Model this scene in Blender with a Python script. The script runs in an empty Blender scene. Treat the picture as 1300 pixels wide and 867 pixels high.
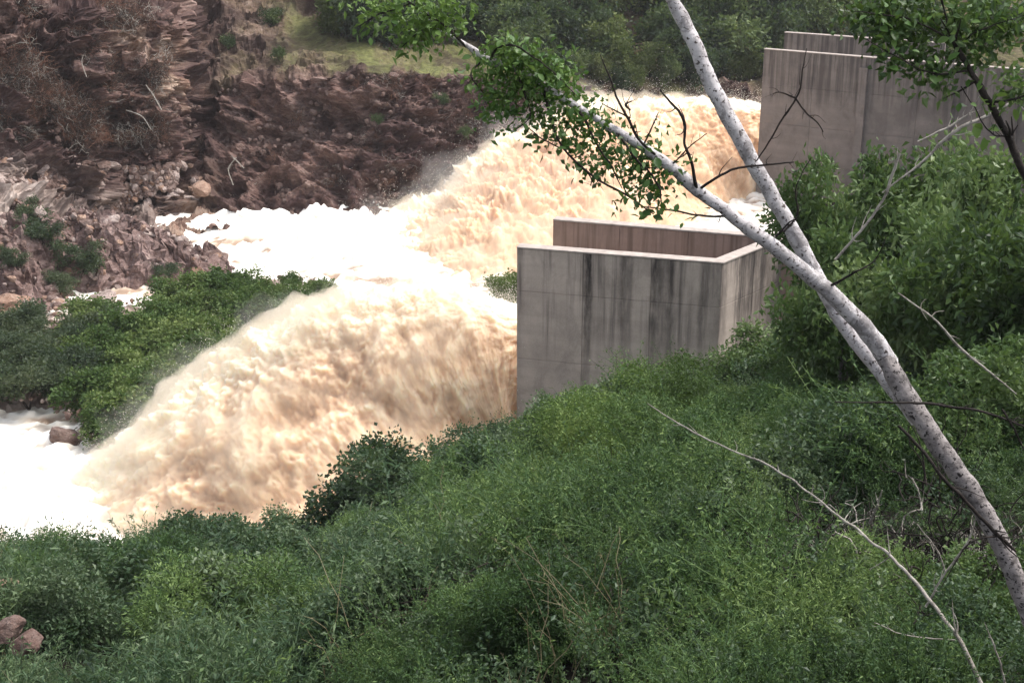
import bpy, math, random
import numpy as np
from mathutils import Vector, Matrix, Euler
random.seed(7); RS = np.random.RandomState(11)
scene = bpy.context.scene
COL = scene.collection
R = math.radians

# ---------------------------------------------------------------- camera
CAMZ = 24.0                       # eye height above the river, metres
PITCH = R(20.0); F = 1786.0       # focal length in photo pixels (1300 wide)
cd = bpy.data.cameras.new('camera'); cam = bpy.data.objects.new('camera', cd); COL.objects.link(cam)
cam.location = (0, 0, CAMZ); cam.rotation_euler = (R(90) - PITCH, 0, 0)
cd.sensor_width = 36; cd.lens = 36 * F / 1300; cd.clip_start = 0.1; cd.clip_end = 3000
scene.camera = cam
CP, SP = math.cos(PITCH), math.sin(PITCH)
def ray(px, py):
    u = (px - 650) / F; v = (433.5 - py) / F
    return u, CP + SP * v, -SP + CP * v
def P(px, py, Y):                 # point seen at px,py lying at world distance y = Y
    x, y, z = ray(px, py); t = Y / y
    return Vector((x * t, Y, CAMZ + z * t))
def G(px, py, z=0.0):             # point seen at px,py lying at world height z
    x, y, zz = ray(px, py); t = (z - CAMZ) / zz
    return Vector((x * t, y * t, z))
def wid(w, Y): return w * (.62 if w > 12 else .55) / 2 / F * Y / CP

# ---------------------------------------------------------------- sky, sun, exposure
SUN_EL, SUN_AZ = R(60), R(78)    # azimuth clockwise from +Y
w = bpy.data.worlds.new('World'); scene.world = w; w.use_nodes = True
nt = w.node_tree; bg = nt.nodes['Background']
sky = nt.nodes.new('ShaderNodeTexSky'); sky.sky_type = 'NISHITA'; sky.sun_disc = False
sky.sun_elevation = SUN_EL; sky.sun_rotation = SUN_AZ; sky.air_density = 1.0; sky.dust_density = 3.0
hs = nt.nodes.new('ShaderNodeHueSaturation'); hs.inputs['Saturation'].default_value = 0.35
nt.links.new(sky.outputs[0], hs.inputs['Color']); nt.links.new(hs.outputs[0], bg.inputs['Color'])
bg.inputs['Strength'].default_value = 0.15
sl = bpy.data.lights.new('sun', 'SUN'); sun = bpy.data.objects.new('sun', sl); COL.objects.link(sun)
sl.energy = 1.5; sl.angle = R(12); sl.color = (1.0, 0.95, 0.88)
sd = Vector((math.sin(SUN_AZ) * math.cos(SUN_EL), math.cos(SUN_AZ) * math.cos(SUN_EL), math.sin(SUN_EL)))
sun.rotation_euler = sd.to_track_quat('Z', 'Y').to_euler(); sun.location = (0, 0, 60)
scene.view_settings.view_transform = 'Standard'; scene.view_settings.look = 'None'
scene.view_settings.exposure = 1.22; scene.view_settings.gamma = 1.0
scene.cycles.max_bounces = 6; scene.cycles.diffuse_bounces = 4; scene.cycles.transmission_bounces = 4
scene.cycles.volume_bounces = 2; scene.cycles.transparent_max_bounces = 12
scene.cycles.use_adaptive_sampling = True

# ---------------------------------------------------------------- numpy helpers
_perm = np.random.RandomState(3).permutation(4096)
_grad = np.random.RandomState(4).randn(4096, 3); _grad /= np.linalg.norm(_grad, axis=1)[:, None]
def perlin(p):
    p = np.asarray(p, float); i = np.floor(p).astype(np.int64); f = p - i
    u = f * f * f * (f * (f * 6 - 15) + 10); out = 0
    for dx in (0, 1):
        for dy in (0, 1):
            for dz in (0, 1):
                h = _perm[(i[:, 0] + dx) & 4095]; h = _perm[(h + i[:, 1] + dy) & 4095]; h = _perm[(h + i[:, 2] + dz) & 4095]
                g = _grad[h]
                d = g[:, 0] * (f[:, 0] - dx) + g[:, 1] * (f[:, 1] - dy) + g[:, 2] * (f[:, 2] - dz)
                wt = (u[:, 0] if dx else 1 - u[:, 0]) * (u[:, 1] if dy else 1 - u[:, 1]) * (u[:, 2] if dz else 1 - u[:, 2])
                out = out + d * wt
    return out * 1.6
def fbm(p, s, octs=4, gain=.5, mode='f'):
    a = 1; r = 0; q = np.asarray(p, float) / s
    for k in range(octs):
        n = perlin(q + k * 17.3)
        if mode == 'b': n = np.abs(n) * 2 - .5       # billow
        if mode == 'r': n = .5 - np.abs(n) * 2       # ridge
        r = r + a * n; a *= gain; q = q * 2.03
    return r
def sstep(a, b, x):
    t = np.clip((np.asarray(x, float) - a) / (b - a), 0, 1); return t * t * (3 - 2 * t)
def sdist(poly, x, y):            # signed distance, positive inside
    poly = [(float(a[0]), float(a[1])) for a in poly]
    d = np.full(x.shape, 1e9); ins = np.zeros(x.shape, bool); n = len(poly)
    for k in range(n):
        x0, y0 = poly[k]; x1, y1 = poly[(k + 1) % n]
        ex, ey = x1 - x0, y1 - y0
        t = np.clip(((x - x0) * ex + (y - y0) * ey) / (ex * ex + ey * ey + 1e-9), 0, 1)
        d = np.minimum(d, np.hypot(x - x0 - t * ex, y - y0 - t * ey))
        c = ((y0 > y) != (y1 > y)) & (x < (x1 - x0) * (y - y0) / (y1 - y0 + 1e-12) + x0)
        ins ^= c
    return np.where(ins, d, -d)
def crom(pts, n):                 # smooth curve through points
    a = np.array([list(p) for p in pts], float); a = np.vstack([2 * a[0] - a[1], a, 2 * a[-1] - a[-2]])
    m = len(a) - 3; out = []
    for t in np.linspace(0, m - 1e-6, n):
        k = int(t); f = t - k; p0, p1, p2, p3 = a[k:k + 4]
        out.append(.5 * (2 * p1 + (p2 - p0) * f + (2 * p0 - 5 * p1 + 4 * p2 - p3) * f * f + (3 * p1 - p0 - 3 * p2 + p3) * f ** 3))
    return np.array(out)

# ---------------------------------------------------------------- mesh helpers
def mesh_np(name, V, Fc, mat=None, smooth=False, **attrs):
    V = np.ascontiguousarray(V, np.float32); Fc = np.ascontiguousarray(Fc, np.int32); k = Fc.shape[1]
    me = bpy.data.meshes.new(name); me.vertices.add(len(V)); me.vertices.foreach_set('co', V.ravel())
    me.loops.add(Fc.size); me.loops.foreach_set('vertex_index', Fc.ravel())
    me.polygons.add(len(Fc)); me.polygons.foreach_set('loop_start', np.arange(0, Fc.size, k, dtype=np.int32))
    try: me.polygons.foreach_set('loop_total', np.full(len(Fc), k, dtype=np.int32))
    except Exception: pass
    me.polygons.foreach_set('use_smooth', np.full(len(Fc), bool(smooth)))
    for an, av in attrs.items():
        at = me.attributes.new(an, 'FLOAT', 'POINT'); at.data.foreach_set('value', np.ascontiguousarray(av, np.float32))
    if mat: me.materials.append(mat)
    me.update(); me.validate()
    return me
def link(name, me, parent=None, **props):
    o = bpy.data.objects.new(name, me); COL.objects.link(o)
    if parent: o.parent = parent
    for k, v in props.items(): o[k] = v
    return o
def thing(name, label, cat, loc=(0, 0, 0), group=None, rz=0, mesh=None):
    o = bpy.data.objects.new(name, mesh); COL.objects.link(o); o.location = loc; o.rotation_euler = (0, 0, rz)
    o['label'] = label; o['category'] = cat
    if group: o['group'] = group
    return o
def grid_faces(nu, nv, close=False):
    a = np.arange(nu * nv).reshape(nu, nv)
    b = np.roll(a, -1, 1) if close else None
    if close: q = np.stack([a[:-1], a[1:], b[1:], b[:-1]], -1)
    else: q = np.stack([a[:-1, :-1], a[1:, :-1], a[1:, 1:], a[:-1, 1:]], -1)
    return q.reshape(-1, 4)
def grid_normals(V, nu, nv, close=False):
    g = V.reshape(nu, nv, 3); du = np.gradient(g, axis=0)
    dv = (np.roll(g, -1, 1) - np.roll(g, 1, 1)) / 2 if close else np.gradient(g, axis=1)
    n = np.cross(du, dv); n /= np.linalg.norm(n, axis=2)[..., None] + 1e-9
    return n.reshape(-1, 3)
def tube(pts, rad, sides=9, wob=0.0, seed=0, n=None, bend=0.0):    # pts list, rad list -> V,F (quads)
    n = n or max(4, len(pts) * 5)
    a = crom([list(p) + [r] for p, r in zip(pts, rad)], n); c = a[:, :3]; r = np.maximum(a[:, 3], .0008)
    if bend: e_ = np.sin(np.linspace(0, np.pi, n))[:, None] ** .5; c = c + np.stack([fbm(c + 3.1 * k + seed, .22, 3) for k in range(3)], 1) * bend * e_
    t = np.gradient(c, axis=0); t /= np.linalg.norm(t, axis=1)[:, None] + 1e-9
    up = np.array([.13, .9, .41]); s = np.cross(t, up); s /= np.linalg.norm(s, axis=1)[:, None] + 1e-9
    b = np.cross(s, t); ang = np.linspace(0, 2 * np.pi, sides, endpoint=False)
    V = c[:, None] + (s[:, None] * np.cos(ang)[None, :, None] + b[:, None] * np.sin(ang)[None, :, None]) * r[:, None, None]
    V = V.reshape(-1, 3)
    if wob:
        nn = (V.reshape(n, sides, 3) - c[:, None]); nn /= np.linalg.norm(nn, axis=2)[..., None] + 1e-9
        V = V + nn.reshape(-1, 3) * (fbm(V + seed * 7.1, .12, 3) * wob)[:, None]
    Fq = grid_faces(n, sides, True)
    # end caps as degenerate-free quads: collapse to a centre vertex
    V = np.vstack([V, c[0], c[-1]]); i0, i1 = len(V) - 2, len(V) - 1; caps = []
    for k in range(0, sides - 1, 2):
        caps.append([i0, (k + 2) % sides, k + 1, k]); caps.append([i1, (n - 1) * sides + k, (n - 1) * sides + k + 1, (n - 1) * sides + (k + 2) % sides])
    return V, np.vstack([Fq, np.array(caps)])
def merge(parts):
    Vs, Fs, o = [], [], 0
    for V, Fc in parts: Vs.append(V); Fs.append(Fc + o); o += len(V)
    return np.vstack(Vs), np.vstack(Fs)
def leaves(base, dirn, L, W, rs, fold=.25, droop=.15):
    """one bent diamond leaf (2 quads... 4 corner quads) per base point"""
    N = len(base); d = dirn / (np.linalg.norm(dirn, axis=1)[:, None] + 1e-9)
    r = rs.randn(N, 3); s = np.cross(d, r); s /= np.linalg.norm(s, axis=1)[:, None] + 1e-9
    nn = np.cross(s, d); L = (np.ones(N) * L)[:, None]; W = (np.ones(N) * W)[:, None]
    mid = base + d * L * .45; tip = base + d * L - np.array([0, 0, 1]) * L * droop
    l = mid + s * W * .5 + nn * W * fold; r2 = mid - s * W * .5 + nn * W * fold
    V = np.stack([base, l, tip, r2], 1).reshape(-1, 3); a = np.arange(N) * 4
    Fc = np.vstack([np.stack([a, a + 1, a + 2], 1), np.stack([a, a + 2, a + 3], 1)])
    tint = np.repeat(rs.rand(N), 4)
    return V, Fc, tint

# ---------------------------------------------------------------- materials
class NT:
    def __init__(s, name):
        s.m = bpy.data.materials.new(name); s.m.use_nodes = True; s.t = s.m.node_tree
        s.b = s.t.nodes['Principled BSDF']; s.out = s.t.nodes['Material Output']
    def n(s, typ, **kw):
        o = s.t.nodes.new('ShaderNode' + typ)
        for k, v in kw.items():
            if k in o.inputs.keys() if isinstance(k, str) else False: s.set(o.inputs[k], v)
            else: setattr(o, k, v)
        return o
    def set(s, sock, v):
        if isinstance(v, bpy.types.NodeSocket): s.t.links.new(v, sock)
        else: sock.default_value = v
    def pos(s, scale=(1, 1, 1), obj=False):
        v = s.n('TexCoord').outputs['Object'] if obj else s.n('NewGeometry').outputs['Position']
        m = s.n('Mapping'); s.set(m.inputs['Vector'], v); m.inputs['Scale'].default_value = scale; return m.outputs[0]
    def noise(s, vec, sc, det=5, rough=.6, dist=0):
        o = s.n('TexNoise'); s.set(o.inputs['Vector'], vec); o.inputs['Scale'].default_value = sc
        o.inputs['Detail'].default_value = det; o.inputs['Roughness'].default_value = rough; o.inputs['Distortion'].default_value = dist
        return o.outputs['Fac']
    def ramp(s, fac, stops, interp='LINEAR'):
        o = s.n('ValToRGB'); s.set(o.inputs[0], fac); cr = o.color_ramp; cr.interpolation = interp
        while len(cr.elements) < len(stops): cr.elements.new(.5)
        for e, (p, c) in zip(cr.elements, stops):
            e.position = p; e.color = (c, c, c, 1) if isinstance(c, (int, float)) else (*c, 1)
        return o.outputs[0]
    def mix(s, fac, a, b, typ='MIX'):
        o = s.n('Mix', data_type='RGBA', blend_type=typ); s.set(o.inputs[0], fac)
        for i, v in ((6, a), (7, b)): s.set(o.inputs[i], v if isinstance(v, bpy.types.NodeSocket) else (*v, 1))
        return o.outputs[2]
    def math(s, op, a, b=0.0):
        o = s.n('Math', operation=op); s.set(o.inputs[0], a); s.set(o.inputs[1], b); return o.outputs[0]
    def attr(s, name): return s.n('Attribute', attribute_name=name).outputs['Fac']
    def bump(s, h, strength=.5, dist=.05):
        o = s.n('Bump'); s.set(o.inputs['Height'], h); o.inputs['Strength'].default_value = strength; o.inputs['Distance'].default_value = dist
        s.set(s.b.inputs['Normal'], o.outputs[0])
    def fin(s, col, rough=.85, spec=.3):
        s.set(s.b.inputs['Base Color'], col); s.set(s.b.inputs['Roughness'], rough); s.b.inputs['Specular IOR Level'].default_value = spec
        return s.m

def mat_leaf(name, c0, c1, c2, trans=.3, rough=.55, spec=.25, big=.35):
    m = NT(name); rnd = m.n('ObjectInfo').outputs['Random']
    f = m.math('ADD', m.math('MULTIPLY', m.attr('tint'), .5), m.math('MULTIPLY', rnd, .35))
    f = m.math('ADD', f, m.math('MULTIPLY', m.math('SUBTRACT', m.noise(m.pos(), big, 4, .6), .44), 2.0))
    col = m.ramp(f, [(0, c0), (.45, c1), (1, c2)])
    m.fin(col, rough, spec)
    tr = m.n('BsdfTranslucent'); m.set(tr.inputs[0], m.mix(.35, col, (.16, .24, .03)))
    mx = m.n('MixShader'); mx.inputs[0].default_value = trans
    m.t.links.new(m.b.outputs[0], mx.inputs[1]); m.t.links.new(tr.outputs[0], mx.inputs[2]); m.t.links.new(mx.outputs[0], m.out.inputs[0])
    return m.m
def mat_bark(name, c0, c1, dark, sc=8, spots=.62):
    m = NT(name); p = m.pos()
    col = m.ramp(m.noise(p, sc, 6, .65), [(.3, c0), (.7, c1)])
    sp = m.ramp(m.noise(m.pos((1, 1, 1)), sc * 5, 3, .6), [(spots, 0.0), (spots + .06, 1.0)])
    col = m.mix(sp, col, dark)
    pt = m.ramp(m.noise(m.pos(), sc * .8, 6, .75, .6), [(.50, 0.0), (.60, .8)])
    col = m.mix(pt, col, tuple(.5 * a + .3 * b for a, b in zip(c0, dark)))
    ln_ = m.ramp(m.noise(m.pos((1, 1, 7)), sc * 2.2, 4, .7), [(.60, 0.0), (.66, .8)])
    col = m.mix(ln_, col, tuple(.35 * a + .5 * b for a, b in zip(c0, dark)))
    m.bump(m.noise(p, sc * 3, 8, .75), 1.0, .02)
    return m.fin(col, .85, .2)

M = {}
M['leaf_weed'] = mat_leaf('weed leaf', (.014, .032, .018), (.055, .102, .052), (.150, .210, .105))
M['leaf_fine'] = mat_leaf('fine leaf', (.012, .030, .012), (.060, .118, .040), (.180, .255, .080))
M['leaf_shrub'] = mat_leaf('shrub leaf', (.011, .024, .014), (.046, .085, .042), (.155, .205, .115), rough=.45)
M['leaf_tree'] = mat_leaf('tree leaf', (.014, .032, .012), (.075, .130, .042), (.20, .26, .11), rough=.42)
M['leaf_bough'] = mat_leaf('bough leaf', (.020, .048, .014), (.060, .125, .030), (.150, .235, .060), rough=.42)
M['leaf_island'] = mat_leaf('island leaf', (.014, .034, .010), (.058, .108, .026), (.175, .225, .070))
M['leaf_dull'] = mat_leaf('dull island leaf', (.020, .035, .022), (.042, .065, .036), (.085, .105, .055))
M['leaf_far'] = mat_leaf('far leaf', (.006, .013, .009), (.034, .060, .026), (.150, .195, .070))
M['grass_far'] = mat_leaf('far grass', (.06, .07, .025), (.11, .12, .04), (.17, .18, .06))
M['white_bark'] = mat_bark('white bark', (.40, .37, .37), (.72, .68, .68), (.07, .055, .05), 7, .575)
M['grey_bark'] = mat_bark('grey bark', (.17, .15, .145), (.42, .38, .365), (.035, .03, .03), 7, .56)
M['dark_bark'] = mat_bark('dark bark', (.018, .014, .012), (.05, .04, .035), (.01, .01, .01), 12)
M['dead_bark'] = mat_bark('dead bark', (.24, .21, .18), (.46, .43, .38), (.06, .05, .04), 10, .66)

def mat_concrete(name, base, streaks=None, warm=None, top=10.0, x0=0.0, xw=8.0, st=.50):
    m = NT(name); p = m.pos()
    col = m.mix(m.ramp(m.noise(p, .7, 6, .65), [(.3, 0.0), (.7, 1.0)]), tuple(b * .72 for b in base), tuple(b * 1.18 for b in base))
    bl = m.ramp(m.noise(m.pos((1, 1, .6)), .9, 7, .7, .5), [(.50, 0.0), (.62, 1.0)])
    col = m.mix(m.math('MULTIPLY', bl, .5), col, tuple(b * .45 for b in base))
    # board lift lines: faint pale and dark horizontals
    lf = m.ramp(m.noise(m.pos((.12, .12, 3.2)), 1.0, 3, .5), [(.44, 0.0), (.62, 1.0)])
    col = m.mix(m.math('MULTIPLY', lf, .35), col, tuple(b * .7 for b in base))
    fine = m.ramp(m.noise(p, 22, 4, .7), [(.35, 0.0), (.75, 1.0)])
    col = m.mix(m.math('MULTIPLY', fine, .25), col, tuple(b * 1.5 for b in base))
    # run-off stains starting at the coping: dirt with a shape of its own
    sep = m.n('SeparateXYZ'); m.set(sep.inputs[0], m.n('NewGeometry').outputs['Position'])
    wob = m.math('MULTIPLY', m.math('SUBTRACT', m.noise(m.pos((2, 2, .9)), 1.4, 3), .5), .22)
    sx = m.math('DIVIDE', m.math('SUBTRACT', m.math('ADD', sep.outputs[0], wob), x0), xw)
    depth = m.math('SUBTRACT', top, sep.outputs[2])
    n1 = m.noise(m.pos((2.6, 2.6, .10)), 1.0, 4, .65)
    ln = m.noise(m.pos((1.3, 1.3, 0)), 1.0, 2)
    fade = m.math('SUBTRACT', 1.0, m.math('DIVIDE', depth, m.math('MULTIPLY', ln, 7.0)))
    fade = m.ramp(fade, [(0.0, 0.0), (.35, .8), (1, 1.0)])
    rnd = m.math('MULTIPLY', m.ramp(n1, [(st, 0.0), (st + .16, 1.0)]), fade)
    col = m.mix(m.math('MULTIPLY', rnd, .75), col, (.045, .038, .036))
    if streaks:
        st = m.ramp(sx, streaks, 'EASE')
        brk = m.ramp(m.noise(m.pos((3, 3, .5)), 2.2, 4, .7), [(.25, .35), (.6, 1.0)])
        fd = m.ramp(m.math('DIVIDE', depth, 8.0), [(0, 1.0), (.28, .85), (.5, .5), (.8, .3)])
        col = m.mix(m.math('MULTIPLY', m.math('MULTIPLY', st, brk), fd), col, (.022, .018, .018))
    if warm: col = m.mix(m.math('MULTIPLY', m.noise(m.pos(), .5, 4), .6), col, warm)
    m.bump(m.noise(p, 30, 5, .7), .35, .01)
    return m.fin(col, .9, .2)
stx = []
def stop(px, v): stx.append((max(0, min(1, ((px - 650) / F * 50.5) / 8.0)), v))
for px, v in ((650, .5), (657, .4), (668, .05), (738, .0), (742, .95), (748, 1.0), (752, .1), (760, .35), (772, .1), (782, .2), (788, .75), (797, .65), (803, .05),
              (820, .05), (826, .95), (838, .6), (846, .9), (856, .1), (878, .15), (884, .8), (890, .3), (905, .45), (913, .55), (918, .1), (926, .15), (930, .75), (935, .1), (955, .0), (962, .7), (975, .8)): stop(px, v)
M['conc_near'] = mat_concrete('stained concrete', (.47, .395, .34), stx)
M['conc_mid'] = mat_concrete('brown stained concrete', (.30, .22, .19), None, (.30, .18, .125))
M['conc_far'] = mat_concrete('far concrete', (.20, .172, .155), None, st=.42)
def mat_coping():
    m = NT('pale coping concrete'); col = m.ramp(m.noise(m.pos((1, 1, 1)), 3, 6, .7), [(.3, (.27, .23, .205)), (.7, (.46, .40, .36))])
    return m.fin(col, .85, .2)
M['coping'] = mat_coping()

def mat_rock(name, stops, sc=.5, strata=True, ochre=False):
    m = NT(name); p = m.pos()
    d = m.noise(p, sc * .5, 4, .6)
    vec = m.pos((1, 1, 2.6)) if strata else p
    f = m.noise(vec, sc * 2.2, 9, .72, .6)
    f = m.math('ADD', m.math('MULTIPLY', f, .75), m.math('MULTIPLY', d, .35))
    col = m.ramp(f, stops)
    cr = m.ramp(m.noise(m.pos((1, 1, 3.2)), sc * 6, 5, .7, 1.2), [(.36, 1.0), (.46, 0.0)])
    col = m.mix(m.math('MULTIPLY', cr, .7), col, (.02, .013, .012))
    fl = m.ramp(m.noise(p, sc * 13, 4, .7), [(.62, 0.0), (.72, 1.0)])
    col = m.mix(m.math('MULTIPLY', fl, .45), col, (.30, .23, .20))
    if ochre:
        col = m.mix(m.attr('pale'), col, m.ramp(f, [(.35, (.10, .07, .055)), (.5, (.30, .235, .20)), (.65, (.50, .42, .37))]))
        col = m.mix(m.attr('ochre'), col, m.ramp(f, [(.35, (.08, .04, .03)), (.5, (.20, .12, .085)), (.65, (.38, .29, .22))]))
        col = m.mix(m.attr('grass'), col, m.ramp(m.noise(p, 2.2, 6, .7), [(.3, (.05, .045, .022)), (.5, (.10, .105, .035)), (.7, (.17, .17, .065))]))
    if ochre: col = m.mix(m.ramp(m.noise(p, .16, 5, .65, .8), [(.42, .72), (.56, 0.0)]), col, (.028, .014, .015))
    m.bump(m.noise(p, sc * 7, 5, .6), .7, .09)
    return m.fin(col, .9, .2)
M['bank'] = mat_rock('bank rock and earth', [(.34, (.022, .012, .010)), (.46, (.084, .047, .039)), (.57, (.150, .092, .077)), (.70, (.28, .205, .175))], .5, True, True)
M['outcrop'] = mat_rock('outcrop rock', [(.34, (.035, .022, .020)), (.47, (.12, .075, .065)), (.6, (.23, .16, .145)), (.72, (.36, .28, .25))], .8)
M['boulder_dark'] = mat_rock('dark boulder rock', [(.34, (.03, .018, .015)), (.5, (.115, .072, .060)), (.7, (.22, .165, .145))], 1.2)
M['boulder_pale'] = mat_rock('pale boulder rock', [(.34, (.10, .065, .055)), (.5, (.26, .20, .175)), (.7, (.45, .37, .34))], 1.2)
M['boulder_tan'] = mat_rock('orange tan boulder rock', [(.34, (.11, .06, .04)), (.5, (.23, .14, .10)), (.7, (.38, .27, .21))], 1.0)
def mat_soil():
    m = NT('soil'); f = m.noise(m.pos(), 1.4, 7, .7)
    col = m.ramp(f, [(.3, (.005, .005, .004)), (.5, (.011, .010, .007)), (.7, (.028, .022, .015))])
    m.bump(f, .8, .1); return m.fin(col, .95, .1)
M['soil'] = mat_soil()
def mat_gravel():
    m = NT('gravel bar'); v = m.n('TexVoronoi'); m.set(v.inputs['Vector'], m.pos()); v.inputs['Scale'].default_value = 3.2
    col = m.mix(.5, v.outputs['Color'], (.5, .5, .5)); bw = m.n('RGBToBW'); m.set(bw.inputs[0], col)
    col = m.ramp(bw.outputs[0], [(.3, (.16, .11, .09)), (.5, (.33, .26, .22)), (.72, (.55, .46, .40))])
    col = m.mix(m.ramp(m.noise(m.pos(), .5, 5), [(.45, 0.0), (.6, .8)]), col, (.10, .07, .055))
    m.bump(v.outputs['Distance'], 1.0, .15); return m.fin(col, .9, .2)
M['gravel'] = mat_gravel()

def mat_water(name, lo, mid, hi, white, sss=0.0):
    m = NT(name); p = m.pos()
    f = m.math('ADD', m.attr('crest'), m.math('MULTIPLY', m.math('SUBTRACT', m.noise(p, 1.3, 6, .6), .5), .6))
    col = m.ramp(f, [(.12, lo), (.45, mid), (.78, hi)])
    col = m.mix(m.attr('white'), col, white)
    m.bump(m.noise(p, 4, 5, .6), .18, .10)
    m.fin(col, .7, .2)
    m.b.inputs['Subsurface Weight'].default_value = sss
    m.b.inputs['Subsurface Radius'].default_value = (1.0, .75, .5); m.b.inputs['Subsurface Scale'].default_value = .55
    return m.m
M['jet'] = mat_water('muddy frothing water', (.50, .29, .165), (.73, .51, .34), (.91, .75, .54), (.95, .87, .69), .85)
M['pool'] = mat_water('white foaming water', (.33, .235, .17), (.70, .60, .48), (.93, .88, .80), (.94, .91, .85))

# ---------------------------------------------------------------- ground sheet, near slope
gv = np.array([[-900, -600, -3], [900, -600, -3], [900, 1200, -3], [-900, 1200, -3]]); me = mesh_np('ground', gv, np.array([[0, 1, 2, 3]]), M['soil'])
link('ground', me, kind='structure')
WA, WB, WC = G(656, 313, 10), G(917, 333, 10), G(957, 317, 10)
MA, MB_ = G(702, 278, 10), G(958, 299, 10)
NEAR = [(-120, -40), (120, -40), (120, 150), (34, 150), (20.5, 99), (14, 62), (WC.x + 1.5, WC.y + 1), (WB.x, WB.y + .5), (WA.x + .3, WA.y + .4), (-3.2, 43.5), (-8, 40.2), (-16, 39.0), (-30, 38), (-120, 38)]
def near_h(x, y):
    yy = np.minimum(y, 47.0)
    z = 19.5 - .34 * yy + .25 * np.maximum(x, 0) * sstep(70, 46, y) + np.maximum(x - 10, 0) * .1 - 3.3 * sstep(0.5, -5, x) * np.clip(yy / 38, -1, 1.2)
    z = np.where(y < 10, 19.5 - 3.4 + (10 - y) * .55 + .25 * np.maximum(x, 0), z)
    z = np.minimum(z, 23.0 - .02 * np.abs(x))
    p = np.stack([x, y, 0 * x], 1)
    z = z + fbm(p, 5, 4) * .45 - .55 * sstep(2.5, -1, x) * sstep(26, 38, y) - .7 * sstep(10, 5, x) * sstep(40, 46, y) - np.maximum(y - 54, 0) * .11
    return z
def near_ground(x, y):
    x = np.atleast_1d(np.asarray(x, float)); y = np.atleast_1d(np.asarray(y, float))
    s = sdist(NEAR, x, y); k = sstep(-1.4, 0.1, s)
    return near_h(x, y) * k + (-2.5) * (1 - k)
def build_near():
    xs = np.concatenate([np.linspace(-110, -26, 24, endpoint=False), np.linspace(-26, 22, 193), np.linspace(22, 110, 26)[1:]])
    ys = np.concatenate([np.linspace(-38, 6, 16, endpoint=False), np.linspace(6, 54, 193), np.linspace(54, 148, 60)[1:]])
    X, Y = np.meshgrid(xs, ys, indexing='ij'); Z = near_ground(X.ravel(), Y.ravel())
    V = np.stack([X.ravel(), Y.ravel(), Z], 1)
    return mesh_np('slope', V, grid_faces(len(xs), len(ys)), M['soil'], True)
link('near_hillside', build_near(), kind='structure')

# ---------------------------------------------------------------- river bed islands
ISLAND = [G(-400, 545), G(0, 527), G(60, 532), G(105, 578), G(180, 575), G(300, 500), G(430, 385), G(400, 366), G(330, 364), G(280, 374), G(190, 394), G(95, 402), G(0, 412), G(-400, 440)]
BANK_L = [G(-400, 470), G(0, 410), G(70, 392), G(105, 372), G(180, 368), G(240, 362), G(298, 346), G(285, 330), G(215, 318), G(150, 312), G(70, 300), G(-400, 300)]
def mat_island():
    return M['gravel']
def river_bed():
    xs = np.arange(-62, 4, .22); ys = np.arange(46, 92, .22); X, Y = np.meshgrid(xs, ys, indexing='ij'); x, y = X.ravel(), Y.ravel()
    p = np.stack([x, y, 0 * x], 1); s = sdist([(a.x, a.y) for a in ISLAND], x, y) + fbm(p, 2.5, 3) * .8
    z = -1.5 + sstep(-1.2, 2.2, s) * 2.3 + fbm(p, 1.6, 5, .6) * .35
    return mesh_np('gravel_island', np.stack([x, y, z], 1), grid_faces(len(xs), len(ys)), M['gravel'], False)
link('river_bed', river_bed(), kind='structure')
def island_h(x, y): return .75
# rocky point on the left, big outcrop mass
def outcrop_h(x, y):
    p = np.stack([x, y, 0 * x], 1); s = sdist([(a.x, a.y) for a in BANK_L], x, y)
    e = s + fbm(p, 3, 3) * 1.0
    tipf = sstep(-17.5, -30, x)
    z = -1.2 + sstep(-.6, .8, e) * 1.5 + sstep(.2, 3.2, e) * (1.0 + 1.3 * tipf) + fbm(p, 2.2, 6, .62, 'r') * (.85 * sstep(-.5, 1.5, e))
    z = z + .35 * np.round(z / .35) * .3 - z * .1
    return z
def build_outcrop():
    xs = np.arange(-60, -12, .13); ys = np.arange(64, 92, .13); X, Y = np.meshgrid(xs, ys, indexing='ij'); x, y = X.ravel(), Y.ravel()
    z = outcrop_h(x, y); p = np.stack([x, y, z], 1)
    p[:, 0] += fbm(p, .9, 4, .6) * .35; p[:, 1] += fbm(p + 31, .9, 4, .6) * .35
    return mesh_np('rock_point', p, grid_faces(len(xs), len(ys)), M['outcrop'], False)
o = link('rocky_point', build_outcrop(), kind='structure')

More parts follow.
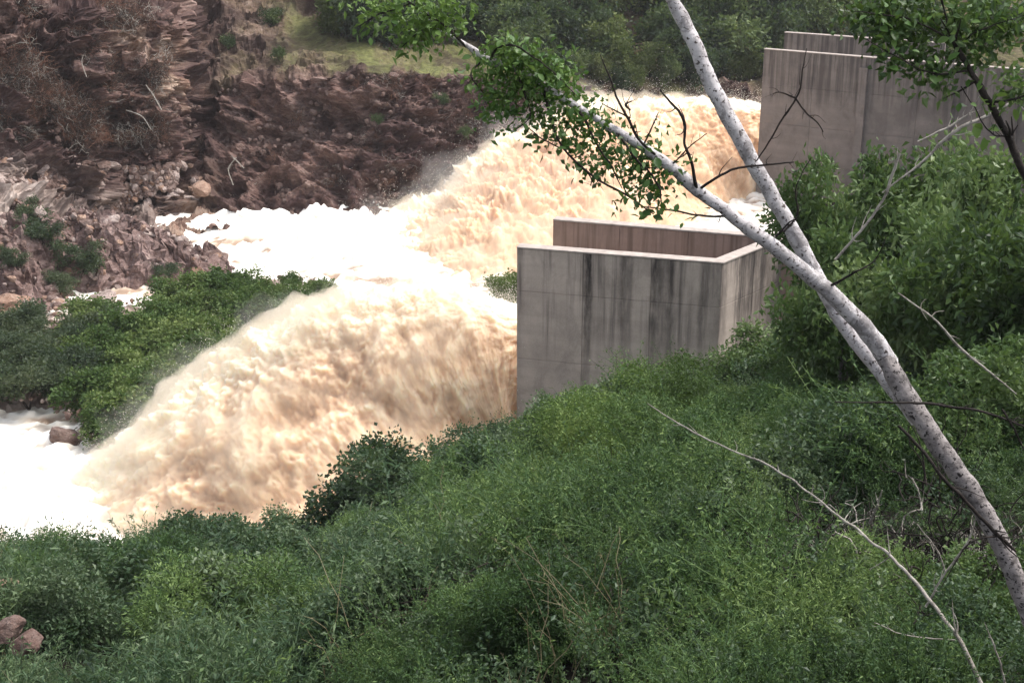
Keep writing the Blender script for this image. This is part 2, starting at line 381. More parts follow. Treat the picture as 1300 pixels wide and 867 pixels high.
# ---------------------------------------------------------------- far bank
FB = [  # photo column : rows, distances   (foot -> ridge)
    (-900, [380, 330, 240, 120, 30, -120, -300, -520], [52, 56, 62, 68, 74, 90, 130, 200]),
    (-300, [330, 262, 200, 90, 10, -120, -300, -520], [68, 73, 77, 82, 86, 100, 140, 210]),
    (0, [300, 232, 190, 90, 5, -120, -300, -520], [75, 80, 83, 86, 88.5, 104, 140, 220]),
    (95, [310, 258, 195, 90, 10, -120, -300, -520], [79, 85, 87, 88.5, 90.5, 108, 140, 220]),
    (155, [312, 278, 192, 85, 18, -120, -300, -520], [82, 90.3, 91, 92, 94, 110, 143, 220]),
    (205, [312, 279, 188, 80, 25, -120, -300, -520], [82, 90.5, 91.5, 92.8, 95, 112, 145, 220]),
    (262, [305, 280, 185, 115, 30, -120, -300, -520], [86, 91, 96.5, 99.5, 109, 120, 150, 220]),
    (350, [300, 281, 190, 105, 20, -120, -300, -520], [86.5, 89.5, 94.5, 97.5, 110, 124, 150, 220]),
    (480, [300, 284, 185, 92, 45, -120, -300, -520], [86, 89, 92.5, 95, 107, 126, 155, 220]),
    (620, [300, 275, 180, 97, 50, -120, -300, -520], [88, 91.5, 95, 98, 110, 130, 160, 220]),
    (800, [300, 240, 165, 118, 60, -120, -300, -520], [95, 101, 106, 108, 120, 136, 165, 230]),
    (970, [300, 215, 150, 112, 55, -120, -300, -520], [98, 106, 111, 114, 124, 140, 170, 230]),
    (1300, [300, 215, 150, 105, 50, -120, -300, -520], [100, 108, 114, 119, 128, 146, 175, 230]),
    (2000, [300, 215, 150, 105, 50, -120, -300, -520], [104, 112, 118, 124, 134, 150, 180, 240]),
]
VK = np.array([0, .08, .33, .60, .76, .90, .96, 1.0])
def far_pt(px, v):
    px = np.atleast_1d(np.asarray(px, float)); v = np.atleast_1d(np.asarray(v, float))
    cx = [c[0] for c in FB]; rows = np.array([c[1] for c in FB], float); dist = np.array([c[2] for c in FB], float)
    k = np.clip(np.searchsorted(cx, px) - 1, 0, len(FB) - 2); cx = np.array(cx, float)
    t = np.clip((px - cx[k]) / (cx[k + 1] - cx[k]), 0, 1); t = t * t * (3 - 2 * t) * .6 + t * .4
    j = np.clip(np.searchsorted(VK, v) - 1, 0, len(VK) - 2); s = np.clip((v - VK[j]) / (VK[j + 1] - VK[j]), 0, 1)
    def g(A): return (A[k, j] * (1 - s) + A[k, j + 1] * s) * (1 - t) + (A[k + 1, j] * (1 - s) + A[k + 1, j + 1] * s) * t
    py, Y = g(rows), g(dist); u = (px - 650) / F; vv = (433.5 - py) / F; dy = CP + SP * vv; dz = -SP + CP * vv; tt = Y / dy
    return np.stack([u * tt, Y, CAMZ + dz * tt], 1)
def fmask(px, v):
    py = np.interp(v, VK, [300, 276, 188, 95, 40, -120, -300, -520])
    q = np.stack([px / 60, py / 60, 0 * px], 1); n = fbm(q, 1.0, 4, .6)
    top = sstep(.585, .62, v + n * .012) * sstep(230, 300, px)
    grass = top * sstep(340, 420, px + n * 40) * (1 - .55 * sstep(.68, .75, v)) + .35 * top
    grass = np.clip(grass * (.55 + .6 * sstep(-.2, .3, n)), 0, 1)
    grass = np.maximum(grass, sstep(.8, .86, v))
    och = .85 * sstep(-.25, .1, n) * sstep(180, 200, px + n * 22) * sstep(242, 222, px + n * 18) * sstep(.36, .46, v) * sstep(.74, .66, v)
    och = np.maximum(och, .8 * sstep(120, 150, px) * sstep(190, 178, px) * sstep(.60, .68, v + n * .03) * sstep(.80, .74, v))
    och = np.maximum(och, sstep(200, 225, px + n * 25) * sstep(285, 265, px + n * 20) * sstep(.27, .2, v + n * .04) * .7)
    pale = sstep(300, 120, px + n * 60) * sstep(.24, .10, v + n * .05) * sstep(.5, .05, -n) * .85
    pale = np.maximum(pale, sstep(150, 40, px + n * 60) * sstep(.34, .2, v + n * .06) * .7)
    return grass, och, pale
def build_far():
    pxs = np.concatenate([np.linspace(-900, -60, 70, endpoint=False), np.linspace(-60, 1000, 620), np.linspace(1000, 2000, 120)[1:]])
    vs = np.concatenate([np.linspace(0, .82, 330), np.linspace(.82, 1, 40)[1:]])
    A, B = np.meshgrid(pxs, vs, indexing='ij'); a, b = A.ravel(), B.ravel(); V = far_pt(a, b); nu, nv = len(pxs), len(vs)
    N = grid_normals(V, nu, nv); N *= np.where(N[:, 2:3] < 0, -1, 1)
    gr, oc, pa = fmask(a, b)
    q = V * np.array([1, 1, 1.7]); amp = (1 - .85 * gr)
    h = fbm(q, 6, 2, .5, 'r') * 1.6 + fbm(q, 2.1, 3, .5, 'r') * .8; hb = fbm(V * np.array([1, 1, 1.5]) + 60, 1.1, 2, .5); h = h * .6 + np.floor(h * 2.2) / 2.2 * .4 + np.floor(hb * 4) / 4 * .45 + fbm(V, .5, 2, .5) * .07
    cliff = sstep(.12, .3, b) * sstep(.66, .58, b)
    strata = np.sin((V[:, 2] * .95 + V[:, 0] * .22 + fbm(V, 4, 3) * 1.5) * 3.0)
    rough = .8 + .5 * sstep(240, 100, a)
    V = V + N * ((h * rough + strata * .18 * cliff) * amp + fbm(V, 5, 4) * .3)[:, None]
    return mesh_np('far_bank', V, grid_faces(nu, nv), M['bank'], False, grass=gr, ochre=oc, pale=pa)
link('far_bank', build_far(), kind='structure')

# ---------------------------------------------------------------- water
def pool():
    xs = np.concatenate([np.linspace(-120, -50, 60, endpoint=False), np.arange(-50, 22, .19), np.linspace(22, 40, 12)])
    ys = np.arange(36, 112, .21); X, Y = np.meshgrid(xs, ys, indexing='ij'); x, y = X.ravel(), Y.ravel(); p = np.stack([x, y, 0 * x], 1)
    I1, I2 = G(60, 640), G(460, 300)
    b1 = np.exp(-(((x - I1.x) / 5.5) ** 2 + ((y - I1.y) / 5) ** 2)); b2 = np.exp(-(((x - I2.x) / 8) ** 2 + ((y - I2.y) / 7) ** 2))
    amp = .22 + .35 * b1 + .4 * b2
    q = p * np.array([.8, 1.2, 1]); n = fbm(q, 1.6, 6, .6, 'b')
    z = n * amp + b1 * .5 + b2 * .7
    n2 = fbm(p * np.array([.5, 1.6, 1]) + 4, 1.1, 5, .62, 'r'); z = z + n2 * .10; c = .5 + n * .4 + n2 * .35; calm = sstep(.25, .55, fbm(p * np.array([.35, 1.3, 1]), 4, 4) ) * (1 - np.clip(b1 + b2, 0, 1))
    return mesh_np('river', np.stack([x, y, z], 1), grid_faces(len(xs), len(ys)), M['pool'], True, crest=c - calm * .55, white=np.clip(.50 + n2 * .4 + b1 * .3 + b2 * .4 - calm * 1.3, 0, 1))
link('river', pool(), kind='structure')

def V2q(V): return V * np.array([1, 1, .55]) + np.array([0, 0, 3.3])
def jet(name, up, lo, dep, wd, label, nu=420, nphi=300, amp=1.0, seed=0, whiten=(0, 1), rim=.72, silt=0.0):
    """sheet of water leaving a chute: upper and lower trajectories, cross-section ellipse of half depth wd"""
    U = crom([P(px, py, Y) for px, py, Y in up], nu); Lo = crom([P(px, py, Y) for px, py, Y in lo], nu)
    t = np.linspace(0, 1, nu); W = np.interp(t, [0, .1, .35, .7, 1], wd)
    ang = np.linspace(0, 2 * np.pi, nphi, endpoint=False)
    s = (1 + np.sin(ang)) / 2; c = np.cos(ang)
    V = Lo[:, None] * (1 - s)[None, :, None] + U[:, None] * s[None, :, None]
    dd = np.array([.12, 1, 0]); V = V + dd * (W[:, None] * np.sign(c)[None] * np.abs(c)[None] ** .75)[..., None]
    V = V.reshape(-1, 3); N = grid_normals(V, nu, nphi, True)
    cen = ((U + Lo) / 2)[:, None].repeat(nphi, 1).reshape(-1, 3)
    if np.mean(np.sum(N * (V - cen), 1)) < 0: N = -N
    T = np.repeat(t, nphi); S = np.tile(s, nu)
    dist = np.cumsum(np.r_[0, np.linalg.norm(np.diff(U, axis=0), axis=1)]); D = np.repeat(dist, nphi)
    # noise stretched along the flow, clumping as it falls
    q = np.stack([D * .55 + S * 1.5, V[:, 1] * 1.0, V[:, 2] * .8 + D * .25], 1) + seed
    g = (.25 + 1.0 * sstep(.02, .5, T)) * amp
    warp = np.stack([fbm(q + 5, 2.5, 2), fbm(q + 9, 2.5, 2), fbm(q + 13, 2.5, 2)], 1) * .6
    n1 = fbm(q + warp, 2.4, 3, .55, 'b'); n2 = fbm(q + warp, .8, 4, .6, 'b'); n3 = fbm(V, .22, 3, .6)
    veil = np.stack([D * .9 + S * .8, V[:, 1], V[:, 2] * .22 + D * .3], 1) + seed
    n4 = fbm(veil, .7, 4, .6)
    low = sstep(.62, .35, S)
    n5 = fbm(V2q(V), .35, 4, .65)
    h = (n1 * .34 * (1 - .3 * low) + n2 * .15 * (1 - .4 * low) + n4 * (.24 - .10 * low) + n5 * (.11 - .08 * low)) * g + n3 * .03 * g
    fringe = np.maximum(0, fbm(V * np.array([1.4, 1, 1.4]), .4, 3, .7)) * sstep(.85, 1, S) * .25 * g
    V2 = V + N * (h + fringe)[:, None] + np.array([-.3, 0, -.1]) * (np.maximum(n2, 0) * g * .3)[:, None]
    crest = .44 + n1 * .13 + n2 * .20 * (1 - .6 * low) + n3 * .03 + n4 * (.18 - .05 * low) + n5 * (.13 - .08 * low) + .05 * low - silt
    wh = sstep(rim, .99, S + n1 * .06 + n2 * .04) * .8 + sstep(whiten[0], whiten[1], T + n1 * .05) * .8
    me = mesh_np(name, V2, grid_faces(nu, nphi, True), M['jet'], True, crest=crest, white=np.clip(wh, 0, 1))
    o = link(name, me, kind='structure')
    return V2.reshape(nu, nphi, 3), N.reshape(nu, nphi, 3), S, T
near_up = [(735, 412, 50.6), (700, 402, 50.6), (655, 392, 50.5), (600, 374, 50.4), (540, 366, 50.4), (480, 370, 50.4), (420, 386, 50.5), (350, 413, 50.5), (280, 456, 50.4), (215, 510, 50.2), (150, 572, 50), (95, 622, 49.8), (40, 668, 49.5), (-10, 715, 49)]
near_lo = [(735, 490, 50.2), (700, 492, 50.2), (658, 515, 50.1), (656, 550, 49.8), (650, 585, 49.3), (636, 625, 48.5), (605, 662, 47.4), (550, 690, 46.2), (480, 708, 45), (400, 716, 44.6), (310, 718, 44.5), (220, 722, 44.7), (140, 726, 45), (60, 732, 45.5)]
N1 = jet('falling_water', near_up, near_lo, None, [1.2, 1.3, 1.7, 2.2, 2.4], '', 560, 440, .62, 0, (.70, .95))
far_up = [(1030, 142, 101), (1000, 138, 101), (965, 135, 100.5), (900, 127, 100), (840, 129, 99), (780, 131, 97.5), (730, 139, 96), (690, 158, 94.5), (640, 181, 93), (600, 208, 91.5), (568, 245, 90), (515, 268, 89), (465, 286, 88), (410, 308, 87)]
far_lo = [(1030, 235, 100), (1000, 235, 100), (970, 262, 99), (940, 300, 95), (905, 335, 89), (860, 360, 83.5), (805, 370, 80), (745, 374, 78), (690, 380, 76), (630, 378, 75.5), (570, 368, 76.5), (520, 356, 78.5), (460, 344, 80.5), (400, 338, 82.5)]
N2 = jet('falling_water', far_up, far_lo, None, [2.0, 2.2, 2.8, 3.4, 3.4], '', 500, 380, 1.0, 40, (.86, 1.0), .95, .16)

# mist hanging round the falling water: soft even scattering inside closed lumpy hulls
def mat_mist(name, dens, col):
    m = bpy.data.materials.new(name); m.use_nodes = True; t = m.node_tree; t.nodes.clear()
    o = t.nodes.new('ShaderNodeOutputMaterial'); v = t.nodes.new('ShaderNodeVolumePrincipled'); v.inputs['Density'].default_value = dens
    v.inputs['Color'].default_value = (*col, 1); v.inputs['Anisotropy'].default_value = .2; t.links.new(v.outputs[0], o.inputs['Volume']); return m
M['mist'] = mat_mist('water mist', .95, (.975, .89, .77)); M['mist_mid'] = mat_mist('silty water mist', .45, (.965, .86, .72)); M['mist_thin'] = mat_mist('thin water mist', .035, (.95, .92, .90))
def mist(name, gridset, infl, t0, mat, seed, up=0.0, lump=2.2):
    g, N, S, T = gridset; g = g[int(len(g) * t0):-1:7, ::7]; N = N[int(len(N) * t0):-1:7, ::7]; nu, nv = g.shape[:2]
    k = (sstep(.08, .40, np.linspace(0, 1, nu)) * sstep(1, .8, np.linspace(0, 1, nu)))[:, None].repeat(nv, 1).ravel()
    V = g.reshape(-1, 3); Nn = N.reshape(-1, 3); n = fbm(V + seed, lump, 4, .62)
    V = V + Nn * (infl * (-.25 + .25 * np.minimum(1, k * 4) + .1 * k + k * np.clip(.75 + n * .9, .1, 2)))[:, None] + np.array([0, 0, up]) * (k * np.maximum(Nn[:, 2], 0))[:, None]
    Fq = grid_faces(nu, nv, True); c0, c1 = V[:nv].mean(0), V[-nv:].mean(0); V = np.vstack([V, c0, c1]); a, b = len(V) - 2, len(V) - 1; T3 = []
    for q in range(nv): T3 += [[a, (q + 1) % nv, q], [b, (nu - 1) * nv + q, (nu - 1) * nv + (q + 1) % nv]]
    F3 = np.vstack([Fq[:, :3], Fq[:, [0, 2, 3]], np.array(T3)])
    link(name, mesh_np(name, V, F3, mat, True), kind='stuff')
mist('spray_mist', N1, .50, .0, M['mist'], 3)
mist('spray_mist', N2, .6, .0, M['mist_mid'], 9)
mist('drifting_mist', N1, 1.1, .2, M['mist_thin'], 5, .1, 1.6)
mist('drifting_mist', N2, 1.9, .2, M['mist_thin'], 6, .1, 3)

# droplets thrown off the edges: nobody could count them
def droplets(name, grids, n, size, spread):
    V = []
    for (g, N, S, T), k in zip(grids, n):
        nu, nphi = g.shape[:2]
        i = RS.randint(int(nu * .06), nu - 2, k); j = np.where(RS.rand(k) < .75, RS.normal(nphi * .25, nphi * .05, k), RS.normal(nphi * .5, nphi * .5, k)).astype(int) % nphi
        c = g[i, j]; cl = fbm(c, .9, 3); keep = cl > RS.uniform(-.6, .5, k); i, j, c, cl = i[keep], j[keep], c[keep], cl[keep]; k = len(i)
        V.append(c + N[i, j] * (np.abs(RS.exponential(spread, k)) * (1 + cl * 1.5))[:, None] + RS.randn(k, 3) * spread * .4)
    c = np.vstack(V); k = len(c); r = size * (0.5 + RS.rand(k) ** 3 * 1.4)[:, None]
    tet = np.array([[1, 1, 1], [1, -1, -1], [-1, 1, -1], [-1, -1, 1]]) * .6
    W = (c[:, None] + tet[None] * r[:, None] * (1 + .5 * RS.randn(k, 4, 3))).reshape(-1, 3); a = np.arange(k) * 4
    Fc = np.vstack([np.stack([a, a + 1, a + 2], 1), np.stack([a, a + 2, a + 3], 1), np.stack([a, a + 3, a + 1], 1), np.stack([a + 1, a + 3, a + 2], 1)])
    me = mesh_np(name, W, Fc, M['drops'], True, crest=np.full(len(W), .8), white=np.full(len(W), .7))
    link(name, me, kind='stuff')
M['drops'] = mat_water('white drops', (.9, .8, .62), (.9, .82, .66), (.95, .9, .8), (.95, .90, .78))
droplets('spray_drops', [N1], [100000], .009, .22)
droplets('spray_drops', [N2], [90000], .013, .34)

# ---------------------------------------------------------------- concrete walls
def slab(a, b, z0, z1, th, mat_, gap=.012):        # box from a to b (front face line), thickness behind
    d = Vector((b.x - a.x, b.y - a.y, 0)); L = d.length; d.normalize(); n = Vector((-d.y, d.x, 0))
    if n.y < 0: n = -n
    a2 = Vector((a.x, a.y, 0)) + d * gap; b2 = Vector((b.x, b.y, 0)) - d * gap
    V = [a2, b2, b2 + n * th, a2 + n * th]; V = [(*v.xy, z0 + gap) for v in V] + [(*v.xy, z1 - gap) for v in V]
    Fc = np.array([[0, 1, 5, 4], [1, 2, 6, 5], [2, 3, 7, 6], [3, 0, 4, 7], [4, 5, 6, 7], [3, 2, 1, 0]])
    return np.array(V, float), Fc
def wall(name, label, path, zt, zb, th, mat, joints, seg, group=None, notch=None):
    root = thing(name, label, 'wall', (path[0].x, path[0].y, zb), group)
    inv = Matrix.Translation(-root.location)
    def put(nm, V, Fc, m):
        V = V - np.array(root.location); me = mesh_np(nm, V, Fc, m); o = link(nm, me, root)
        if nm != 'core':
            bv = o.modifiers.new('b', 'BEVEL'); bv.width = .012; bv.segments = 1
        return o
    for k in range(len(path) - 1):
        a, b = path[k], path[k + 1]
        d = (b - a).normalized(); n = Vector((-d.y, d.x, 0)); n = n if n.y > 0 else -n
        V, Fc = slab(a + n * .05, b + n * .05, zb, zt - .06, th - .1, mat, .003); put('core', V, Fc, mat)
        L = (b - a).length; m = max(1, round(L / seg))
        zz = [zt - .07] + joints + [zb]
        for i in range(m):
            p, q = a.lerp(b, i / m), a.lerp(b, (i + 1) / m)
            for j in range(len(zz) - 1):
                V, Fc = slab(p, q, zz[j + 1], zz[j], .047, mat, .006); put('panel', V, Fc, mat)
        V, Fc = slab(a - n * .03 - d * .0, b - n * .03, zt - .065, zt, th + .06, mat, .001)
        if k > 0:  # butt the next coping against the first
            V[:, 2] -= .003
        put('coping', V, Fc, M['coping'])
    return root
dwall = (WB - WA).normalized()
WD = WC + (WC - WB).normalized() * 2.2
wall('training_wall', 'grey concrete wall of the near chute, streaked with black stains, its foot in the bushes', [WA, WB, WD], 10, 1.0, .42, M['conc_near'], [8.35, 5.75, 3.3], 2.4)
ME = MA + (MB_ - MA).normalized() * 10.5
wall('training_wall', 'brown tinged concrete wall just behind the stained near wall', [MA, ME], 10, -1, .42, M['conc_mid'], [8.35, 5.75], 2.4)
FA, FB_ = G(970, 62, 10), G(1170, 78, 10); FC = G(1420, 98, 10)
wall('training_wall', 'long grey concrete wall of the far chute beside the rear jet', [FA, FB_, FC], 10, -1, .36, M['conc_far'], [7.6, 5.0, 2.4], 4.0)
FD, FE = G(996, 41, 10), G(1200, 55, 10)
wall('training_wall', 'farthest concrete wall, its pale top showing above the far chute wall', [FD, FE], 10, -1, .36, M['conc_far'], [7.6, 5.0], 4.0)
fw = [o for o in bpy.data.objects if o.name.startswith('training_wall')][2]
for px in (1095, 1205, 1290):
    a = G(px, 62 + (px - 970) * .078, 10); d = (FB_ - FA).normalized(); n = Vector((d.y, -d.x, 0)); n = n if n.y < 0 else -n
    V, Fc = slab(a + n * .45, a + n * .45 + d * .55, -1, 9.3, .44, M['conc_far'], .002); link('buttress', mesh_np('buttress', V - np.array(fw.location), Fc, M['conc_far']), fw)
# chute floors between the walls
def slab_obj(name, pts, z0, z1, mat, label, cat):
    n = len(pts); V = [(p[0], p[1], z0) for p in pts] + [(p[0], p[1], z1) for p in pts]
    bmh = bpy.data.meshes.new(name); fs = [list(range(n))[::-1], [n + i for i in range(n)]] + [[i, (i + 1) % n, n + (i + 1) % n, n + i] for i in range(n)]
    bmh.from_pydata(V, [], fs); bmh.materials.append(mat); o = thing(name, label, cat, (0, 0, 0), None, 0, bmh); return o
slab_obj('chute_floor', [(WA.x + .6, WA.y + .5), (WB.x, WB.y + .55), (ME.x, ME.y - .1), (MA.x, MA.y - .1)], -1, 3.6, M['conc_mid'], 'concrete chute floor hidden under the near jet between its two walls', 'chute')
slab_obj('chute_floor', [(FA.x + .6, FA.y + .6), (FB_.x, FB_.y + .7), (FE.x, FE.y - .1), (FD.x, FD.y - .1)], -1, 3.6, M['conc_far'], 'concrete chute floor under the rear jet between the far walls', 'chute')

# ---------------------------------------------------------------- rocks
def rock_mesh(name, mat, seed, sub=3, flat=.75):
    import bmesh
    bm = bmesh.new(); bmesh.ops.create_icosphere(bm, subdivisions=sub, radius=1); V = np.array([v.co[:] for v in bm.verts])
    rs = np.random.RandomState(seed)
    for _ in range(13):                              # chop with planes: angular rock
        n = rs.randn(3); n /= np.linalg.norm(n); d = rs.uniform(.55, .85); k = V @ n
        V = V - np.outer(np.maximum(k - d, 0), n)
    V = V * (1 + fbm(V + seed * 3, .7, 4, .6)[:, None] * .13); V[:, 2] *= flat
    for v, c in zip(bm.verts, V): v.co = c
    me = bpy.data.meshes.new(name); bm.to_mesh(me); bm.free(); me.materials.append(mat); return me
RK = {k: [rock_mesh('boulder_' + k, M['boulder_' + k], 10 * i + j) for j in range(5)] for i, k in enumerate(('dark', 'pale', 'tan'))}
def boulder(loc, size, kind, label, group=None, j=None, squash=1):
    o = thing('boulder', label, 'rock', loc, group, random.uniform(0, 6.28), RK[kind][random.randrange(5) if j is None else j])
    o.scale = (size * random.uniform(.8, 1.3), size * random.uniform(.8, 1.2), size * random.uniform(.7, 1.1) * squash)
    o.rotation_euler = (random.uniform(-.3, .3), random.uniform(-.3, .3), random.uniform(0, 6.28)); return o
b = G(78, 562, .1); o = boulder(b, 1.05, 'dark', 'lone dark grey boulder standing in white water beside the green island', None, 1); o.scale = (.72, .7, .95); o.rotation_euler = (.1, .1, 1.4); o.location.z = .3
boulder(G(8, 385, .6), 1.3, 'tan', 'large orange tan boulder at the left edge below the rocky point', None, 2)
boulder(G(25, 330, 1.2), .9, 'tan', 'reddish tan boulder on the left flank of the rocky point')
boulder(G(133, 378, .1), 1.0, 'pale', 'low flat rock with white water folding over it', None, 3, .5)
boulder(G(270, 330, .5), .9, 'dark', 'dark jagged rock at the tip of the rocky point')
boulder(P(256, 240, 91.2), .8, 'tan', 'rounded tan boulder at the cliff foot below the dark recess', None, 0)
for k in range(120):
    px = random.uniform(-60, 250) ** 1; v = random.uniform(.06, .30) if px < 150 else random.uniform(.05, .2)
    p = far_pt(px, v)[0]; s = random.uniform(.16, .55) * (1.25 if random.random() < .15 else 1)
    boulder(Vector(p) + Vector((0, -.3, .1)), s, random.choice(('pale', 'pale', 'dark')), 'small broken rock in the pale rubble at the foot of the left cliff', 'rubble below the left cliff')
for k in range(24):
    px = random.uniform(380, 640); v = random.uniform(.4, .6)
    p = far_pt(px, v)[0]
    boulder(Vector(p) + Vector((0, -.2, 0)), random.uniform(.15, .4), 'dark', 'small rock sticking out of the brown cliff under the grassy rim', 'stones in the brown cliff')
xs = []
for k in range(90):
    q = G(random.uniform(-30, 285), random.uniform(290, 385)); s = sdist([(a.x, a.y) for a in BANK_L], np.array([q.x]), np.array([q.y]))[0]
    if s < .3: continue
    z = outcrop_h(np.array([q.x]), np.array([q.y]))[0]
    boulder((q.x, q.y, z), random.uniform(.2, .6), random.choice(('dark', 'dark', 'pale', 'tan')), 'loose rock lying on the rocky point', 'loose rocks on the rocky point')
for k in range(70):
    q = G(random.uniform(-30, 130) , random.uniform(395, 440)); boulder((q.x, q.y, .75), random.uniform(.12, .4), random.choice(('pale', 'dark', 'tan')), 'stone on the gravel strip beside the green island', 'stones of the gravel strip')
q = Vector((-11.6, 30.5, 0)); 
for (px, py, s, kd, lb) in ((8, 750, .5, 'tan', 'pinkish rock at the left edge among the weeds'), (6, 800, .3, 'dark', 'rough rock at the lower left edge, above a smaller one'), (36, 815, .32, 'dark', 'small dark rock right of the rough rock at lower left')):
    for Y in np.arange(14, 40, .1):
        p = P(px, py, Y)
        if p.z < near_ground(p.x, p.y)[0] + .75: break
    boulder((p.x, p.y, p.z), s, kd, lb)

# ---------------------------------------------------------------- plants
def crown(seed, nl, L, Wd, lobes=9, rad=1.0, flat=.8, spread=.62, inner=.35, r0=.28, r1=.5):
    rs = np.random.RandomState(seed); c = rs.randn(lobes, 3); c /= np.linalg.norm(c, axis=1)[:, None]; c *= rs.uniform(.25, spread, (lobes, 1)); c[:, 2] = c[:, 2] * flat
    r = rs.uniform(r0, r1, lobes)
    # tufts: leaf clusters on lobe surfaces
    nt_ = nl // 9; k = rs.randint(0, lobes, nt_); d = rs.randn(nt_, 3); d /= np.linalg.norm(d, axis=1)[:, None]
    d[:, 2] = np.where(rs.rand(nt_) < .5, np.abs(d[:, 2]), d[:, 2])
    rr = r[k] * rs.uniform(inner, 1.08, nt_) ** .6; tc = c[k] + d * rr[:, None]
    tc = tc + fbm(tc, .3, 2)[:, None] * d * .12
    base = np.repeat(tc, 9, 0) + rs.randn(nt_ * 9, 3) * L * .8; dd = np.repeat(d, 9, 0) + rs.randn(nt_ * 9, 3) * .8 + np.array([0, 0, .1])
    V, Fc, tint = leaves(base * rad, dd, L * rs.uniform(.6, 1.3, nt_ * 9), Wd * rs.uniform(.7, 1.2, nt_ * 9), rs)
    tt = np.repeat(rs.rand(nt_), 36); tint = tint * .5 + tt * .5
    return V, Fc, tint
def stems_mesh(name, seed, n, h, mat, r0=.03, spread=.5, crookd=.12):
    rs = np.random.RandomState(seed); parts = []
    for k in range(n):
        a = rs.uniform(0, 6.28); q = [np.array([0, 0, -.1])]; dr = np.array([math.cos(a) * spread, math.sin(a) * spread, 1.0]) * rs.uniform(.7, 1.0)
        for i in range(1, 5): q.append(dr * h * i / 4 + rs.randn(3) * crookd * h * .5)
        parts.append(tube(q, [r0 * (1 - i * .21) for i in range(5)], 6, 0, 0, 10))
    V, Fc = merge(parts); return mesh_np(name, V, Fc, mat, True)
def plant_kind(key, mat, nl, L, Wd, nvar, bark, flat=.8, lobes=9, stem_h=.9, nst=3, r0=.03, spread=.62, lr=(.28, .5)):
    out = []
    for k in range(nvar):
        V, Fc, t = crown(hash(key) % 1000 if False else sum(map(ord, key)) + k * 13, nl, L, Wd, lobes, 1, flat, spread, .35, lr[0], lr[1])
        V[:, 2] += .8
        out.append((mesh_np('foliage', V, Fc, mat, False, tint=t), stems_mesh('stem', k + 5, nst, stem_h, bark, r0, .35)))
    return out
def place(kind, var, loc, size, label, cat='bush', name='shrub', group=None, trunkname='stem', zs=1.0):
    cme, sme = kind[var % len(kind)]
    t = thing(name, label, cat, loc, group, random.uniform(0, 6.28)); t.scale = (size, size, size * zs)
    link('foliage' if name != 'tree' else 'crown', cme, t); link(trunkname, sme, t)
    return t
M['leaf_far_dark'] = mat_leaf('far dark leaf', (.004, .010, .008), (.020, .038, .022), (.070, .105, .050)); M['leaf_far_olive'] = mat_leaf('far olive leaf', (.012, .020, .006), (.060, .085, .024), (.17, .20, .07))
K_far = plant_kind('far', M['leaf_far'], 3000, .15, .105, 3, M['dark_bark'], nst=3, r0=.03, lobes=18, lr=(.18, .36), spread=.75)
K_far = [k for t in zip(K_far, plant_kind('fad', M['leaf_far_dark'], 3000, .15, .10, 3, M['dark_bark'], lobes=18, lr=(.16, .32), spread=.85), plant_kind('fao', M['leaf_far_olive'], 2600, .14, .09, 3, M['dark_bark'], lobes=16, lr=(.14, .30), spread=.85)) for k in t]
K_isl = plant_kind('isl', M['leaf_island'], 4200, .12, .075, 5, M['dark_bark'], flat=.7, lobes=18, lr=(.13, .30), spread=.95)
K_dul = plant_kind('dul', M['leaf_dull'], 3800, .11, .055, 4, M['dark_bark'], flat=.7, lobes=18, lr=(.13, .30), spread=.95)
K_shr = plant_kind('shr', M['leaf_shrub'], 9000, .068, .046, 3, M['dark_bark'], lobes=16, lr=(.18, .34), spread=.72)
K_fin = plant_kind('fin', M['leaf_fine'], 13000, .062, .019, 3, M['dark_bark'], flat=.7, lobes=15, lr=(.18, .36), spread=.72)
M['leaf_lime'] = mat_leaf('yellow green leaf', (.022, .045, .012), (.088, .150, .038), (.21, .28, .08))
K_lim = plant_kind('lim', M['leaf_lime'], 12000, .060, .020, 3, M['dark_bark'], flat=.7, lobes=15, lr=(.18, .36), spread=.72)
K_tre = plant_kind('tre', M['leaf_tree'], 8500, .075, .042, 4, M['grey_bark'], lobes=24, r0=.035, spread=.85, lr=(.16, .30))
K_lit = plant_kind('lit', M['leaf_far'], 1500, .14, .09, 3, M['dark_bark'])

# trees on top of the far bank
far_spec = []
rr = random.Random(5)
for k in range(80):
    px = rr.uniform(425, 1010); v = rr.uniform(.66, .86)
    if px < 640: v = max(v, .73)
    far_spec.append((px, v, rr.uniform(1.8, 3.4)))
for k in range(20): far_spec.append((rr.uniform(1000, 1400), rr.uniform(.62, .85), rr.uniform(2, 3)))
for k in range(14): far_spec.append((rr.uniform(-100, 420), rr.uniform(.84, .90), rr.uniform(1.8, 3.0)))
for k in range(16): far_spec.append((660 + k * 21 + rr.uniform(-6, 6), rr.uniform(.61, .66), rr.uniform(1.2, 2.0)))
for i, (px, v, s) in enumerate(far_spec):
    p = far_pt(px, v)[0]
    lb = ('dark green tree in the thicket above the far cliff' if px < 660 else 'dark green tree in the thicket above the rear jet') if px < 1000 else 'dark tree on the slope behind the far concrete wall'
    gp = 'trees of the far thicket' if px < 1000 else 'trees behind the far concrete wall'
    if 660 <= px < 790: lb = 'dark green tree of the thicket above the rear jet, left of the upright white limb'
    if 880 < px < 1000: lb = 'dark green tree of the thicket between the upright white limb and the far wall'
    if 790 <= px <= 880: lb = 'dark green tree of the thicket seen behind the top of the upright white limb'
    if px < 425: lb = 'small dark tree on the brown slope above the left cliff'; gp = 'trees above the left cliff'
    place(K_far, rr.randrange(9), (p[0], p[1], p[2] - .3), s, lb, 'tree', 'tree', gp, 'trunk', rr.uniform(.9, 1.25))
